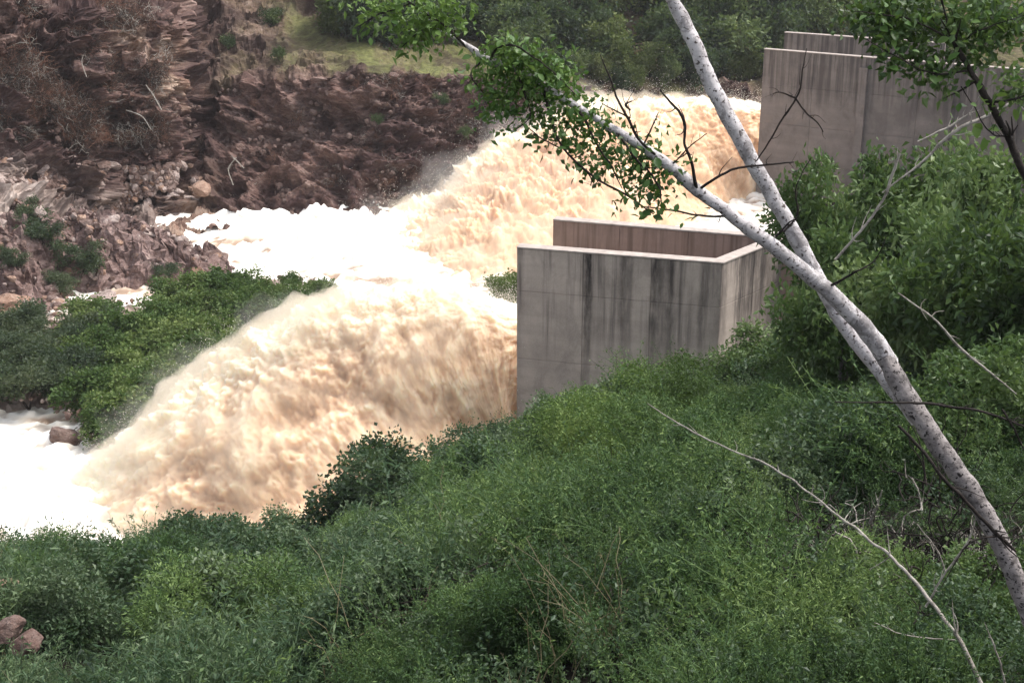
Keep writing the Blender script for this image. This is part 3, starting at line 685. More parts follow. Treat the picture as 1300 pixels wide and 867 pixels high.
for i, (px, v, s, lb) in enumerate([(345, .74, 1.1, 'low bush on the brown slope left of the grass patch'), (290, .70, .8, 'small grey green bush above the dark recess'),
        (355, .66, .7, 'small bush at the rim of the dark recess'), (560, .49, .7, 'tuft of green on the brown cliff below the grass rim'), (480, .42, .55, 'tiny bush halfway down the brown cliff'), (590, .36, .6, 'little bush on the cliff beside the rear jet crest')]):
    p = far_pt(px, v)[0]; place(K_lit, i, tuple(p + np.array([0, -.3, -.3])), s, lb, 'bush', 'shrub')
def outcrop_at(px, py):
    for Y in np.arange(60, 92, .1):
        p = P(px, py, Y)
        if p.z < outcrop_h(np.array([p.x]), np.array([p.y]))[0]: break
    return p
# rocky point bushes
for i, (px, py, s, lb) in enumerate([(60, 300, 1.5, 'grey green bush on the left shoulder of the rocky point'), (105, 330, 1.6, 'dull green bush in the middle of the rocky point'), (40, 268, 1.2, 'small green bush at the rubble above the rocky point'),
        (75, 355, 1.1, 'low dull bush at the foot of the rocky point'), (208, 340, .9, 'sparse bush near the tip of the rocky point'), (15, 320, .9, 'olive bush beside the tan rock at the left edge')]):
    q = outcrop_at(px, py + 12); z = q.z; place(K_dul, i, (q.x, q.y, z - .3), s, lb, 'bush', 'shrub', None, 'stem', .8)
# island bushes
ip = [(a.x, a.y) for a in ISLAND]; cnt = 0
for k in range(1200):
    px, py = rr.uniform(-110, 440), rr.uniform(372, 585); q = G(px, py, .5)
    s = sdist(ip, np.array([q.x]), np.array([q.y]))[0]
    if s < .5 or (px < 90 and py < 432): continue
    if (py > 510 and px < 95) or (py < 418 and px < 215): continue
    dull = px < 105 + rr.uniform(-20, 20); cnt += 1
    if cnt > 128: break
    place(K_dul if dull else K_isl, k, (q.x, q.y, .1), rr.uniform(1.15, 1.9), 'dull grey green bush in the left thicket of the island' if dull else 'bright green bush in the island thicket between the two white channels', 'bush', 'shrub',
          'dull bushes of the island' if dull else 'bright bushes of the island', 'stem', .85)
place(K_isl, 1, G(375, 380, .3), 1.0, 'sparse bush standing in foam at the right tip of the island', 'bush', 'shrub')
place(K_isl, 2, P(642, 395, 60), 1.3, 'olive bush peeking out left of the near concrete wall', 'bush', 'shrub')

# ---- near slope: undergrowth nobody could count, as instanced clumps
def clump_mesh(name, seed, nst, nleaf, h, L, Wd, mat, arch=.5, up=.3):
    rs = np.random.RandomState(seed); B, D, parts = [], [], []
    for k in range(nst):
        a = rs.uniform(0, 6.28); hh = h * rs.uniform(.5, 1.1); out = rs.uniform(.15, arch) * hh; o = rs.randn(3) * .12; o[2] = 0
        t = np.linspace(0, 1, 7); pts = np.stack([o[0] + math.cos(a) * out * t ** 1.6, o[1] + math.sin(a) * out * t ** 1.6, hh * (t - .18 * t ** 3)], 1) + rs.randn(7, 3) * .015
        V, Fc = tube(pts, list(.006 * (1 - t * .7)), 3, 0, 0, 7); parts.append((V, Fc))
        tt = rs.uniform(.15, 1, nleaf); bx = np.stack([np.interp(tt, t, pts[:, i]) for i in range(3)], 1)
        B.append(bx + rs.randn(nleaf, 3) * .02); D.append(rs.randn(nleaf, 3) * .7 + np.array([math.cos(a), math.sin(a), up]) * .5)
    V, Fc, tint = leaves(np.vstack(B), np.vstack(D), L * rs.uniform(.5, 1.3, nst * nleaf), Wd * rs.uniform(.6, 1.2, nst * nleaf), rs)
    SV, SF = merge(parts); SF3 = np.vstack([SF[:, :3], SF[:, [0, 2, 3]]]) + len(V)
    return mesh_np(name, np.vstack([V, SV]), np.vstack([Fc, SF3]), mat, False, tint=np.r_[tint, np.full(len(SV), .3)])
def scatter(name, protos, pts, rot, scl, idx):
    pc = bpy.data.collections.new(name + '_sources')
    for i, me in enumerate(protos): pc.objects.link(bpy.data.objects.new('%s_source_%02d' % (name, i), me))
    me = bpy.data.meshes.new(name); me.vertices.add(len(pts)); me.vertices.foreach_set('co', np.ascontiguousarray(pts, np.float32).ravel())
    a = me.attributes.new('rot', 'FLOAT_VECTOR', 'POINT'); a.data.foreach_set('vector', np.ascontiguousarray(rot, np.float32).ravel())
    a = me.attributes.new('scl', 'FLOAT', 'POINT'); a.data.foreach_set('value', np.ascontiguousarray(scl, np.float32))
    a = me.attributes.new('idx', 'INT', 'POINT'); a.data.foreach_set('value', np.ascontiguousarray(idx, np.int32))
    o = link(name, me, kind='stuff'); ng = bpy.data.node_groups.new(name, 'GeometryNodeTree')
    ng.interface.new_socket('Geometry', in_out='INPUT', socket_type='NodeSocketGeometry'); ng.interface.new_socket('Geometry', in_out='OUTPUT', socket_type='NodeSocketGeometry')
    N = ng.nodes; gi = N.new('NodeGroupInput'); go = N.new('NodeGroupOutput'); ip_ = N.new('GeometryNodeInstanceOnPoints'); ci = N.new('GeometryNodeCollectionInfo')
    ci.inputs[0].default_value = pc; ci.inputs[1].default_value = True; ci.inputs[2].default_value = True
    def na(nm, ty): x = N.new('GeometryNodeInputNamedAttribute'); x.data_type = ty; x.inputs[0].default_value = nm; return x.outputs[0]
    L = ng.links; L.new(gi.outputs[0], ip_.inputs['Points']); L.new(ci.outputs[0], ip_.inputs['Instance']); ip_.inputs['Pick Instance'].default_value = True
    L.new(na('idx', 'INT'), ip_.inputs['Instance Index']); L.new(na('rot', 'FLOAT_VECTOR'), ip_.inputs['Rotation']); L.new(na('scl', 'FLOAT'), ip_.inputs['Scale'])
    L.new(ip_.outputs[0], go.inputs[0]); md = o.modifiers.new('scatter', 'NODES'); md.node_group = ng
    return o
M['dry'] = mat_leaf('dry stem', (.10, .085, .05), (.20, .17, .10), (.32, .27, .17))
weed = [clump_mesh('weed_clump', k, 18, 22, .85, .085, .019, M['leaf_weed'], .7, .8) for k in range(4)]
fine = [clump_mesh('fine_clump', 20 + k, 16, 42, .95, .048, .015, M['leaf_fine'], .9, .3) for k in range(4)]
leafy = [clump_mesh('leafy_clump', 40 + k, 13, 24, .8, .066, .040, M['leaf_shrub'], .8, .3) for k in range(4)]
def slope_points(n, f):
    x = RS.uniform(-26, 20, n); y = 9 + 40 * RS.rand(n) ** .8
    s = sdist(NEAR, x, y); ok = (s > .15) & (np.abs(x) < y * .42 + 2.5); x, y = x[ok], y[ok]
    m = f(x, y); ok = RS.rand(len(x)) < m; x, y = x[ok], y[ok]; z = near_ground(x, y)
    return np.stack([x, y, z - .04], 1)
def zone(x, y):      # 0 = weeds (left), 1 = fine leaved
    n = fbm(np.stack([x, y, 0 * x], 1), 4, 3); return sstep(-3.5, 0, x + n * 3 - (y - 26) * .12)
def do_scatter(name, protos, n, f, s0, s1):
    p = slope_points(n, f); k = len(p); q = fbm(p, 3.5, 2); scl = RS.uniform(s0, s1, k) * (1 + .8 * q) * (1 + .35 * (fbm(p, 1.1, 2))) * (1 - .4 * sstep(41, 46, p[:, 1]))
    rot = np.stack([RS.normal(0, .2, k), RS.normal(0, .2, k), RS.uniform(0, 6.28, k)], 1)
    scatter(name, protos, p, rot, scl, RS.randint(0, len(protos), k))
def hole_pt(px, py):
    for Y in np.arange(9, 47, .2):
        p = P(px, py, Y)
        if p.z < near_h(np.array([p.x]), np.array([p.y]))[0] + .3: break
    return (p.x, p.y)
HOLES = [hole_pt(a, b) for a, b in ((1060, 690), (1120, 720), (820, 655), (1240, 735), (640, 745), (215, 740), (960, 560))]
def HM(x, y):
    m = np.ones(len(x))
    for a, b in HOLES: m = np.minimum(m, sstep(.5, 1.4, np.hypot(x - a, (y - b) * .8)))
    return m
GAP = lambda x, y: HM(x, y) * (.12 + .88 * sstep(-.28, 0, fbm(np.stack([x, y, 0 * x], 1) + 7, 2.2, 3)))
do_scatter('weeds', weed, 20000, lambda x, y: GAP(x, y) * (1 - zone(x, y)) * .95 + .02, .8, 1.35)
do_scatter('fine_undergrowth', fine, 19000, lambda x, y: GAP(x, y) * zone(x, y) * .95 + .02, .8, 1.45)
do_scatter('leafy_undergrowth', leafy, 12000, lambda x, y: .18 + .6 * sstep(.05, .3, fbm(np.stack([x, y, 0 * x], 1) + 50, 3.5, 3)), .7, 1.3)

dry = [clump_mesh('dry_clump', 60 + k, 7, 3, 1.25, .05, .010, M['dry'], .8, .5) for k in range(3)]
do_scatter('dry_stems', dry, 2600, lambda x, y: .10 + .5 * sstep(0, .3, fbm(np.stack([x, y, 0 * x], 1) + 90, 2.5, 3)), .6, 1.2)
def ground_at(px, py):
    for Y in np.arange(9, 47, .1):
        p = P(px, py, Y); h = near_h(np.array([p.x]), np.array([p.y]))[0]
        if p.z < h: return p
        if sdist(NEAR, np.array([p.x]), np.array([p.y]))[0] < .5 and Y > 15: break
    p.z = h; return p
# individual shrubs of the slope (foot px, foot py, size)
for i, (px, py, s, kd, lb) in enumerate([
    (480, 690, 2.1, K_shr, 'rounded dark leafed shrub jutting up in front of the muddy near jet'),
    (570, 655, 1.9, K_shr, 'dark leafy shrub right of the rounded one below the jet'),
    (612, 610, 1.5, K_shr, 'leafy shrub in the dip left of the concrete wall foot'),
    (700, 590, .8, K_shr, 'shrub covering the left foot of the stained wall'),
    (760, 570, .75, K_fin, 'feathery bush at the middle of the stained wall foot'),
    (830, 555, .8, K_shr, 'dark bush against the right half of the stained wall'),
    (910, 535, .95, K_fin, 'feathery bush under the corner of the stained wall'),
    (980, 500, 2.1, K_tre, 'leafy bush where the stained wall meets the hillside'),
    (900, 630, 1.7, K_fin, 'fine leaved bush at centre right of the slope'),
    (760, 660, 1.5, K_fin, 'fine leaved bush in the middle of the slope'),
    (660, 700, 1.3, K_fin, 'feathery green bush right of the dark leafed shrubs'),
    (870, 790, 1.1, K_fin, 'bright yellow green bush low in the middle foreground'),
    (1000, 860, 1.0, K_fin, 'bright feathery bush at the bottom beside the pale dead branch'),
    (700, 830, 1.0, K_fin, 'fine bush at the bottom centre'),
    (1010, 600, 1.6, K_fin, 'bush behind the pale dead branch, left of the white trunk'),
    (1080, 640, 1.5, K_shr, 'dark leafy bush just left of the leaning trunk'),
    (1230, 850, .9, K_shr, 'leafy bush at the lower right under the leaning trunk'),
    (1280, 620, 1.5, K_tre, 'pale leafed bush right of the leaning trunk'),
    (250, 740, .9, K_shr, 'low leafy bush in the weeds left of centre'),
    (20, 735, 1.1, K_shr, 'dark bush at the left edge against the white water'),
    (360, 800, .8, K_fin, 'small bush in the lower left weeds'),
    (1235, 800, .9, K_tre, 'broad leaved bush low in front of the leaning trunk foot'),
    (1140, 600, 1.5, K_tre, 'light green broad leaved bush touching the left side of the leaning trunk'),
    (1050, 560, 1.6, K_tre, 'light green broad leaved bush right of the pale dead branch tip'),
    (1120, 780, 1.1, K_fin, 'bush crossed by the pale dead branch'),
]):
    p = ground_at(px, py); place(kd, i, (p.x, p.y, p.z - .35), s, lb, 'bush', 'shrub', None, 'stem', .85)
for i, (px, top, Y, lb) in enumerate([(462, 572, 37.5, 'leftmost leafy shrub of the mound standing up against the muddy near jet'), (508, 562, 38.5, 'tall leafy shrub of the mound, just right of its leftmost one'), (552, 553, 39, 'dark leafy shrub in the middle of the mound below the jet'),
        (600, 540, 40, 'leafy shrub where the mound dips towards the wall'), (634, 530, 43.5, 'shrub hiding the lower left corner of the stained wall'), (492, 616, 36, 'lower dark shrub at the front of the mound')]):
    c = P(px, top, Y); g = near_h(np.array([c.x]), np.array([c.y]))[0]; s = (c.z - g) / 1.30
    place(K_shr, i, (c.x, c.y, g - .2), s, lb, 'bush', 'shrub', None, 'stem', .9)
rq = random.Random(21); nshr = 0
while nshr < 118:
    x, y = rq.uniform(-17, 14), rq.uniform(13, 42)
    if abs(x) > y * .40 or sdist(NEAR, np.array([x]), np.array([y]))[0] < .3: continue
    if min((x - a) ** 2 + (y - b) ** 2 for a, b in HOLES) < 2.0: continue
    if fbm(np.array([[x, y, 3.]]), 4, 3)[0] < -.15 or (4 < x < 6.5 and 13 < y < 22): continue
    nshr += 1; kd = (K_fin if rq.random() < .62 else K_shr) if x > -3 else (K_shr if rq.random() < .6 else K_fin)
    z = near_ground(x, y)[0]; s = rq.uniform(.9, 1.8) * (1.0 if y > 20 else .75)
    if 1 < x < 5.5 and 15 < y < 34 and rq.random() < .6: kd = K_lim
    lb = 'yellow green feathery bush in the bright patch of the near hillside' if kd is K_lim else 'fine leaved bush among many on the near hillside' if kd is K_fin else 'dark leafy bush among many on the near hillside'
    place(kd, nshr, (x, y, z - .3), s, lb, 'bush', 'shrub', 'yellow green bushes of the near hillside' if kd is K_lim else 'fine leaved bushes of the near hillside' if kd is K_fin else 'dark leafy bushes of the near hillside', 'stem', .9)
# small trees that fill the right side (crown centre px,py, distance, crown size)
for i, (px, py, Y, s, lb) in enumerate([
    (1075, 310, 34, 2.3, 'leafy tree hiding the foot of the far wall, left of the others'),
    (1160, 308, 30, 2.2, 'leafy tree below the far concrete wall, behind the pale upright twig'),
    (1255, 318, 27, 2.3, 'leafy tree at the right edge under the far wall'),
    (1100, 400, 28, 2.3, 'leafy tree just right of where the white trunks cross'),
    (1190, 400, 24, 2.2, 'leafy tree right of the leaning trunk fork'),
    (1290, 420, 22, 2.3, 'leafy tree at the right edge above the low dark branches'),
    (1060, 470, 30, 1.9, 'small leafy tree between the stained wall and the white trunk'),
    (1250, 520, 19, 1.6, 'low leafy tree right of the leaning trunk'),
]):
    c = P(px, py, Y); g = near_ground(c.x, c.y)[0]; s2 = s * 1.0
    t = place(K_tre, i, (c.x, c.y, g - .2), s2, lb, 'tree', 'tree', None, 'trunk', (c.z - g) / (.8 * s2))
    # keep the crown round: stretch only the trunk
    zs = max(.9, min(1.25, (c.z - g) / (.8 * s2))); t.scale = (s2, s2, s2 * zs); t.location.z = c.z - .8 * s2 * zs
    for ch in t.children:
        if ch.name.startswith('trunk'):
            lift = (t.location.z - g + .3) / (s2 * zs); ch.location.z = -lift; ch.scale.z = (1.0 + lift) / .9

def bank_points(n, x0, x1, v0, v1, thr, sc=2.5, off=0):
    px = RS.uniform(x0, x1, n); v = RS.uniform(v0, v1, n); p = far_pt(px, v); k = fbm(p + off, sc, 3) > thr; px, v, p = px[k], v[k], p[k]
    gr, oc, pa = fmask(px, v); k = (gr < .4); return p[k] + np.array([0, -.25, .05])
def spread(name, protos, p, s0, s1, tilt=3.14):
    k = len(p); scatter(name, protos, p, np.stack([RS.uniform(-tilt, tilt, k), RS.uniform(-tilt, tilt, k), RS.uniform(0, 6.28, k)], 1), s0 + (s1 - s0) * RS.rand(k) ** 2.2, RS.randint(0, len(protos), k))
chips = [rock_mesh('chip', M['boulder_dark'], 70 + k, 1) for k in range(3)] + [rock_mesh('chip', M['boulder_pale'], 80 + k, 1) for k in range(2)] + [rock_mesh('chip', M['boulder_tan'], 90, 1)]
spread('scree', chips[:3], bank_points(4000, -80, 700, .07, .60, .12), .04, .30)
spread('scree', chips, bank_points(5000, -80, 260, .07, .27, -.2), .07, .45)
rp = []
q = np.stack([RS.uniform(-42, -17, 9000), RS.uniform(64, 86, 9000)], 1); ss = sdist([(a.x, a.y) for a in BANK_L], q[:, 0], q[:, 1]); q = q[ss > .2]; q = np.c_[q, outcrop_h(q[:, 0], q[:, 1])]; q = q[fbm(q, 2, 3) > -.05]
spread('scree', chips, q, .05, .35)
q = np.stack([RS.uniform(-42, -8, 9000), RS.uniform(50, 78, 9000)], 1); ss = sdist(ip, q[:, 0], q[:, 1]); q = q[ss > .1]; q = np.c_[q, np.full(len(q), .72)]
spread('pebbles', chips, q, .04, .22)
def root_mesh(seed, n, mat):
    rs = np.random.RandomState(seed); parts = []
    for k in range(n):
        a = rs.randn(3); a /= np.linalg.norm(a); p0 = rs.randn(3) * .25; q = [p0]
        for i in range(4): q.append(q[-1] + a * .22 + rs.randn(3) * .10 + np.array([0, 0, -.04]))
        parts.append(tube(q, [.014, .013, .010, .007, .003], 4, 0, 0, 8))
    V, Fc = merge(parts); return mesh_np('roots', V, Fc, mat, True)
M['root_red'] = mat_bark('reddish root', (.10, .045, .03), (.24, .13, .09), (.02, .01, .01), 6, .7)
roots = [root_mesh(k, 22, M['root_red'] if k % 2 else M['dark_bark']) for k in range(4)] + [root_mesh(9, 14, M['dead_bark'])]
spread('tangled_roots', roots, bank_points(3200, -80, 215, .36, .80, -.1, 3), .4, 1.3)
spread('tangled_roots', roots, bank_points(600, 240, 640, .20, .60, .15, 3), .35, .9)
hp = []
for a, b in HOLES:
    x = a + RS.normal(0, .7, 60); y = b + RS.normal(0, .8, 60); hp.append(np.stack([x, y, near_ground(x, y) + .08], 1))
spread('dead_twigs', [roots[0], roots[2], roots[4]], np.vstack(hp)[::2], .35, 1.0)
# ---------------------------------------------------------------- the leaning white tree
def leaf_mesh(name, L, Wd, mat, seed):
    rs = np.random.RandomState(seed); n = 5; V = []; prof = [0.05, .75, 1.0, .7, .04]
    for i in range(n):
        t = i / (n - 1); z = -.12 * L * t * t; w2 = prof[i] * Wd / 2
        V += [(t * L, -w2, z + w2 * .35), (t * L, 0, z), (t * L, w2, z + w2 * .35)]
    Fc = []
    for i in range(n - 1):
        a = i * 3; Fc += [[a, a + 3, a + 4, a + 1], [a + 1, a + 4, a + 5, a + 2]]
    return mesh_np(name, np.array(V), np.array(Fc), mat, True, tint=np.full(len(V), rs.rand()))
LEAF = [leaf_mesh('leaf', .063 * s, .038 * s, M['leaf_bough'], k) for k, s in enumerate((.8, .95, 1.1, 1.25, .9, 1.0))]
def limb(name, root, pts, mat, wob=.0, sides=10, seed=0, n=None):     # pts: (px,py,Y,width px)
    P3 = [P(a, b_, c) - root.location for a, b_, c, d in pts]; rad = [wid(d, c) for a, b_, c, d in pts]
    V, Fc = tube(P3, rad, sides, wob, seed, n or len(pts) * 9, .012 if sides < 9 else .009)
    if sides < 9:                                     # fine side twigs grown from the same wood
        rs = random.Random(seed * 7 + len(pts)); parts = [(V, Fc)]; cc = crom([list(p) + [q] for p, q in zip(P3, rad)], 40)
        for _ in range(2 + len(pts)):
            k = rs.randrange(6, 38); d = Vector(cc[min(39, k + 2)][:3] - cc[k - 2][:3]).normalized(); L = rs.uniform(.04, .16) * max(.6, min(1.6, float(cc[k][3]) / .009))
            sd_ = Vector((rs.gauss(0, 1), rs.gauss(0, 1), rs.gauss(.3, 1))); dd = (d * .7 + sd_.normalized() * .9).normalized(); o = Vector(cc[k][:3]); ru = float(cc[k][3]) * .55
            q1 = o + dd * L * .5 + Vector((rs.gauss(0, .01), 0, rs.gauss(0, .01))); q2 = o + dd * L + d * L * .25 + Vector((0, 0, rs.uniform(-.02, .03)))
            parts.append(tube([o, q1, q2], [ru, ru * .65, ru * .25], 5, 0, 0, 9))
        V, Fc = merge(parts)
    return link(name, mesh_np(name, V, Fc, mat, True), root)
def leaf_at(root, pos, dirv, scale=1.0):
    o = bpy.data.objects.new('leaf', random.choice(LEAF)); COL.objects.link(o); o.parent = root
    q = Vector(dirv).to_track_quat('X', 'Z').to_euler(); o.rotation_euler = (q.x + random.uniform(-.9, .9), q.y, q.z); o.location = pos; o.scale = (scale,) * 3
base = P(1345, 905, 9.0); base.z = near_ground(base.x, base.y)[0]
TR = thing('leaning_tree', 'white barked tree leaning up to the left across the view, forked into two limbs', 'tree', base)
b0 = base - TR.location
tr = [(1345, 905, 9.0, 46), (1325, 830, 9.05, 44), (1300, 762, 9.1, 42), (1270, 690, 9.2, 42), (1235, 628, 9.3, 42), (1195, 570, 9.4, 42), (1158, 515, 9.5, 42), (1138, 480, 9.55, 40), (1122, 452, 9.6, 34)]
limb('trunk', TR, tr, M['grey_bark'], .008, 18, 1, 160)
brA = [(1130, 462, 9.62, 38), (1105, 425, 9.6, 38), (1075, 392, 9.55, 35), (1040, 360, 9.5, 32), (1000, 327, 9.45, 29), (960, 297, 9.4, 27), (920, 268, 9.4, 25), (880, 238, 9.4, 25), (850, 210, 9.4, 22), (825, 192, 9.4, 20),
       (780, 165, 9.45, 17), (735, 138, 9.5, 15), (690, 108, 9.5, 14), (655, 88, 9.5, 14), (620, 76, 9.5, 15), (592, 58, 9.5, 11), (566, 42, 9.5, 5)]
A_ = limb('branch', TR, brA, M['white_bark'], .005, 14, 2, 220)
brB = [(1165, 535, 9.7, 30), (1140, 500, 9.8, 34), (1105, 455, 9.9, 33), (1072, 412, 10, 32), (1045, 365, 10.05, 31), (1022, 325, 10.1, 33), (1000, 283, 10.15, 31), (972, 235, 10.2, 30), (940, 178, 10.25, 31), (912, 125, 10.3, 31), (885, 65, 10.35, 29), (862, 15, 10.4, 26), (835, -35, 10.4, 24), (800, -120, 10.5, 20), (770, -230, 10.6, 10)]
B_ = limb('branch', TR, brB, M['white_bark'], .006, 14, 3, 240)
tw = [
    [(885, 242, 9.38, 9), (878, 205, 9.3, 7), (868, 180, 9.28, 6), (869, 155, 9.25, 7), (852, 132, 9.2, 5), (838, 114, 9.2, 4)],
    [(888, 240, 9.38, 7), (915, 222, 9.3, 6), (950, 212, 9.25, 5), (985, 208, 9.2, 4), (1008, 206, 9.2, 2)],
    [(836, 200, 9.38, 6), (812, 178, 9.3, 6), (800, 152, 9.25, 6), (786, 130, 9.2, 5), (775, 100, 9.2, 4), (762, 70, 9.2, 2)],
    [(800, 150, 9.25, 4), (780, 140, 9.22, 3), (764, 132, 9.2, 2)],
    [(800, 140, 9.25, 4), (795, 132, 9.2, 5), (802, 128, 9.2, 2)],
    [(818, 182, 9.3, 4), (828, 160, 9.25, 3), (836, 143, 9.2, 2)],
    [(850, 212, 9.4, 4), (872, 190, 9.3, 3), (897, 170, 9.2, 2)],
    [(960, 205, 9.3, 3), (985, 165, 9.3, 4), (1010, 125, 9.3, 4), (1018, 90, 9.3, 2.4), (1024, 62, 9.3, 2)],
    [(1010, 125, 9.3, 4), (1030, 150, 9.28, 3.5), (1045, 168, 9.25, 2)],
    [(1010, 125, 9.3, 4), (990, 118, 9.28, 3), (982, 119, 9.28, 2)],
    [(1050, 365, 9.5, 7), (1080, 350, 9.4, 5), (1110, 330, 9.35, 3), (1125, 300, 9.3, 2)],
    [(690, 112, 9.5, 7), (700, 150, 9.4, 5), (712, 185, 9.35, 5), (740, 215, 9.3, 5), (790, 245, 9.25, 5), (830, 272, 9.2, 3)],
    [(655, 92, 9.5, 6), (668, 125, 9.4, 4), (672, 150, 9.35, 3), (655, 165, 9.3, 2)],
    [(735, 140, 9.45, 7), (755, 175, 9.35, 5), (775, 210, 9.3, 4), (790, 240, 9.2, 2)],
    [(785, 170, 9.4, 6), (810, 205, 9.3, 5), (835, 235, 9.25, 4), (840, 262, 9.2, 2)],
    [(712, 188, 9.35, 3), (690, 178, 9.3, 3), (668, 160, 9.3, 2)],
    [(745, 218, 9.3, 3), (752, 228, 9.3, 3), (750, 236, 9.3, 2)],
    [(620, 80, 9.5, 7), (635, 60, 9.4, 5), (660, 62, 9.35, 4), (700, 90, 9.3, 3), (730, 120, 9.3, 2)],
    [(592, 60, 9.5, 6), (560, 30, 9.4, 5), (520, 5, 9.35, 4), (480, -20, 9.3, 2)],
    [(560, 30, 9.4, 4), (535, 40, 9.35, 3), (510, 60, 9.3, 2)],
    [(520, 5, 9.35, 4), (480, 20, 9.3, 3), (455, 35, 9.3, 2)],
    [(612, 78, 9.5, 5), (600, 95, 9.4, 4), (615, 120, 9.4, 2)],
    [(995, 295, 10, 5), (1012, 270, 10, 4), (1010, 235, 10, 3), (1030, 200, 10, 2)],
    [(930, 275, 9.4, 6), (900, 275, 9.35, 5), (860, 268, 9.3, 4), (815, 262, 9.3, 2)],
    [(985, 300, 9.4, 6), (1000, 285, 9.35, 4), (1012, 278, 9.3, 2)],
    [(1140, 540, 9.3, 7), (1170, 570, 9.2, 8), (1200, 610, 9.1, 9), (1240, 650, 9.05, 9), (1272, 685, 9.0, 10), (1290, 700, 9.0, 5)],
    [(1060, 510, 9.3, 3), (1110, 512, 9.28, 4), (1160, 512, 9.25, 6), (1200, 515, 9.2, 7), (1250, 523, 9.1, 6), (1310, 545, 9.0, 4)],
    [(1272, 520, 9.05, 6), (1285, 540, 9.0, 5), (1300, 570, 9.0, 3)],
    [(1265, 680, 9.0, 5), (1230, 690, 8.95, 4), (1195, 745, 8.9, 2)],
]
leafy_tw = {11: 46, 12: 20, 13: 30, 14: 34, 15: 10, 16: 6, 17: 38, 18: 30, 19: 16, 20: 18, 21: 18, 23: 12}
nleaf = 0
for i, t in enumerate(tw):
    limb('twig', TR, t, M['dark_bark'], 0, 7, i)
    if i in leafy_tw:
        pts = crom([P(a, b_, c) for a, b_, c, d in t], 60)
        for k in range(int(leafy_tw[i])):
            j = random.randrange(8, 60); p = Vector(pts[j]) + Vector([random.gauss(0, .05) for _ in range(3)]); tg = Vector(pts[min(59, j + 3)] - pts[j - 3]).normalized()
            d = tg * .6 + Vector((random.gauss(0, .7), random.gauss(0, .7), random.gauss(-.25, .6)))
            leaf_at(TR, p - TR.location, d, random.uniform(.8, 1.3)); nleaf += 1
def bough_foliage(root, blobs, seed, mat, L=.052, Wd=.031):           # the rest of the leaves past the single ones
    rs = np.random.RandomState(seed); B = []
    for (px, py, Y, rx, ry, n) in blobs:
        c = P(px, py, Y); k = rs.randn(n, 3) * np.array([rx / F * Y, max(rx, ry) / F * Y * .6, ry / F * Y]) * .5; B.append(np.array(c)[None] + k)
    B = np.vstack(B); B = np.repeat(B, 3, 0) + rs.randn(len(B) * 3, 3) * .035; V, Fc, t = leaves(B - np.array(root.location), rs.randn(len(B), 3) + np.array([0, 0, -.2]), L * rs.uniform(.6, 1.3, len(B)), Wd * rs.uniform(.8, 1.2, len(B)), rs)
    return link('foliage', mesh_np('foliage', V, Fc, mat, False, tint=t), root, kind='stuff')
bough_foliage(TR, [(655, 100, 9.5, 45, 45, 176), (690, 105, 9.5, 50, 40, 200), (650, 75, 9.45, 45, 25, 105), (735, 155, 9.5, 50, 38, 152), (780, 190, 9.5, 55, 38, 129), (825, 225, 9.4, 40, 38, 94), (530, 35, 9.4, 40, 35, 94), (560, 15, 9.4, 45, 30, 81), (490, 10, 9.4, 50, 25, 70), (625, 130, 9.5, 25, 40, 46)], 3, M['leaf_bough'])

# tree overhanging at the upper right
ob = P(1560, 760, 8.4); ob.z = near_ground(ob.x, ob.y)[0]
OT = thing('overhanging_tree', 'dark limbed leafy tree reaching in from the upper right corner', 'tree', ob)
limb('trunk', OT, [(1560, 905, 8.4, 60), (1520, 700, 8.4, 52), (1450, 480, 8.3, 40), (1380, 350, 8.3, 26), (1340, 290, 8.25, 19)], M['dark_bark'], .01, 10, 4)
limb('branch', OT, [(1345, 296, 8.25, 18), (1300, 218, 8.2, 15), (1277, 170, 8.2, 14), (1257, 130, 8.2, 13), (1232, 90, 8.2, 12), (1212, 55, 8.2, 9), (1204, 36, 8.2, 6), (1195, 0, 8.2, 4), (1190, -40, 8.2, 3)], M['dark_bark'], .004, 8, 5)
tw2 = [[(1257, 130, 8.2, 6), (1290, 125, 8.15, 5), (1330, 105, 8.1, 4)], [(1230, 90, 8.2, 5), (1190, 95, 8.15, 4), (1150, 80, 8.1, 3), (1100, 50, 8.1, 2)], [(1212, 55, 8.2, 5), (1170, 30, 8.15, 4), (1120, 18, 8.1, 3), (1085, 15, 8.1, 2)],
       [(1215, 60, 8.2, 4), (1250, 35, 8.1, 3), (1300, 20, 8.1, 2)], [(1280, 175, 8.2, 4), (1255, 165, 8.15, 3), (1220, 110, 8.15, 2)], [(1195, 0, 8.2, 4), (1150, -10, 8.1, 3), (1100, 0, 8.1, 2)]]
for i, t in enumerate(tw2):
    limb('twig', OT, t, M['dark_bark'], 0, 6, i)
    pts = crom([P(a, b_, c) for a, b_, c, d in t], 60)
    for k in range(26):
        j = random.randrange(10, 60); p = Vector(pts[j]) + Vector([random.gauss(0, .05) for _ in range(3)])
        leaf_at(OT, p - OT.location, Vector([random.gauss(0, 1) for _ in range(3)]), random.uniform(.7, 1.15))
bough_foliage(OT, [(1140, 30, 8.3, 55, 28, 120), (1200, 20, 8.3, 60, 30, 130), (1270, 30, 8.3, 50, 35, 120), (1160, 75, 8.3, 50, 22, 80), (1120, 10, 8.3, 50, 20, 80), (1290, 110, 8.3, 30, 28, 50), (1190, 105, 8.3, 30, 16, 30), (1240, 65, 8.3, 60, 22, 70)], 9, M['leaf_tree'], .055, .034)
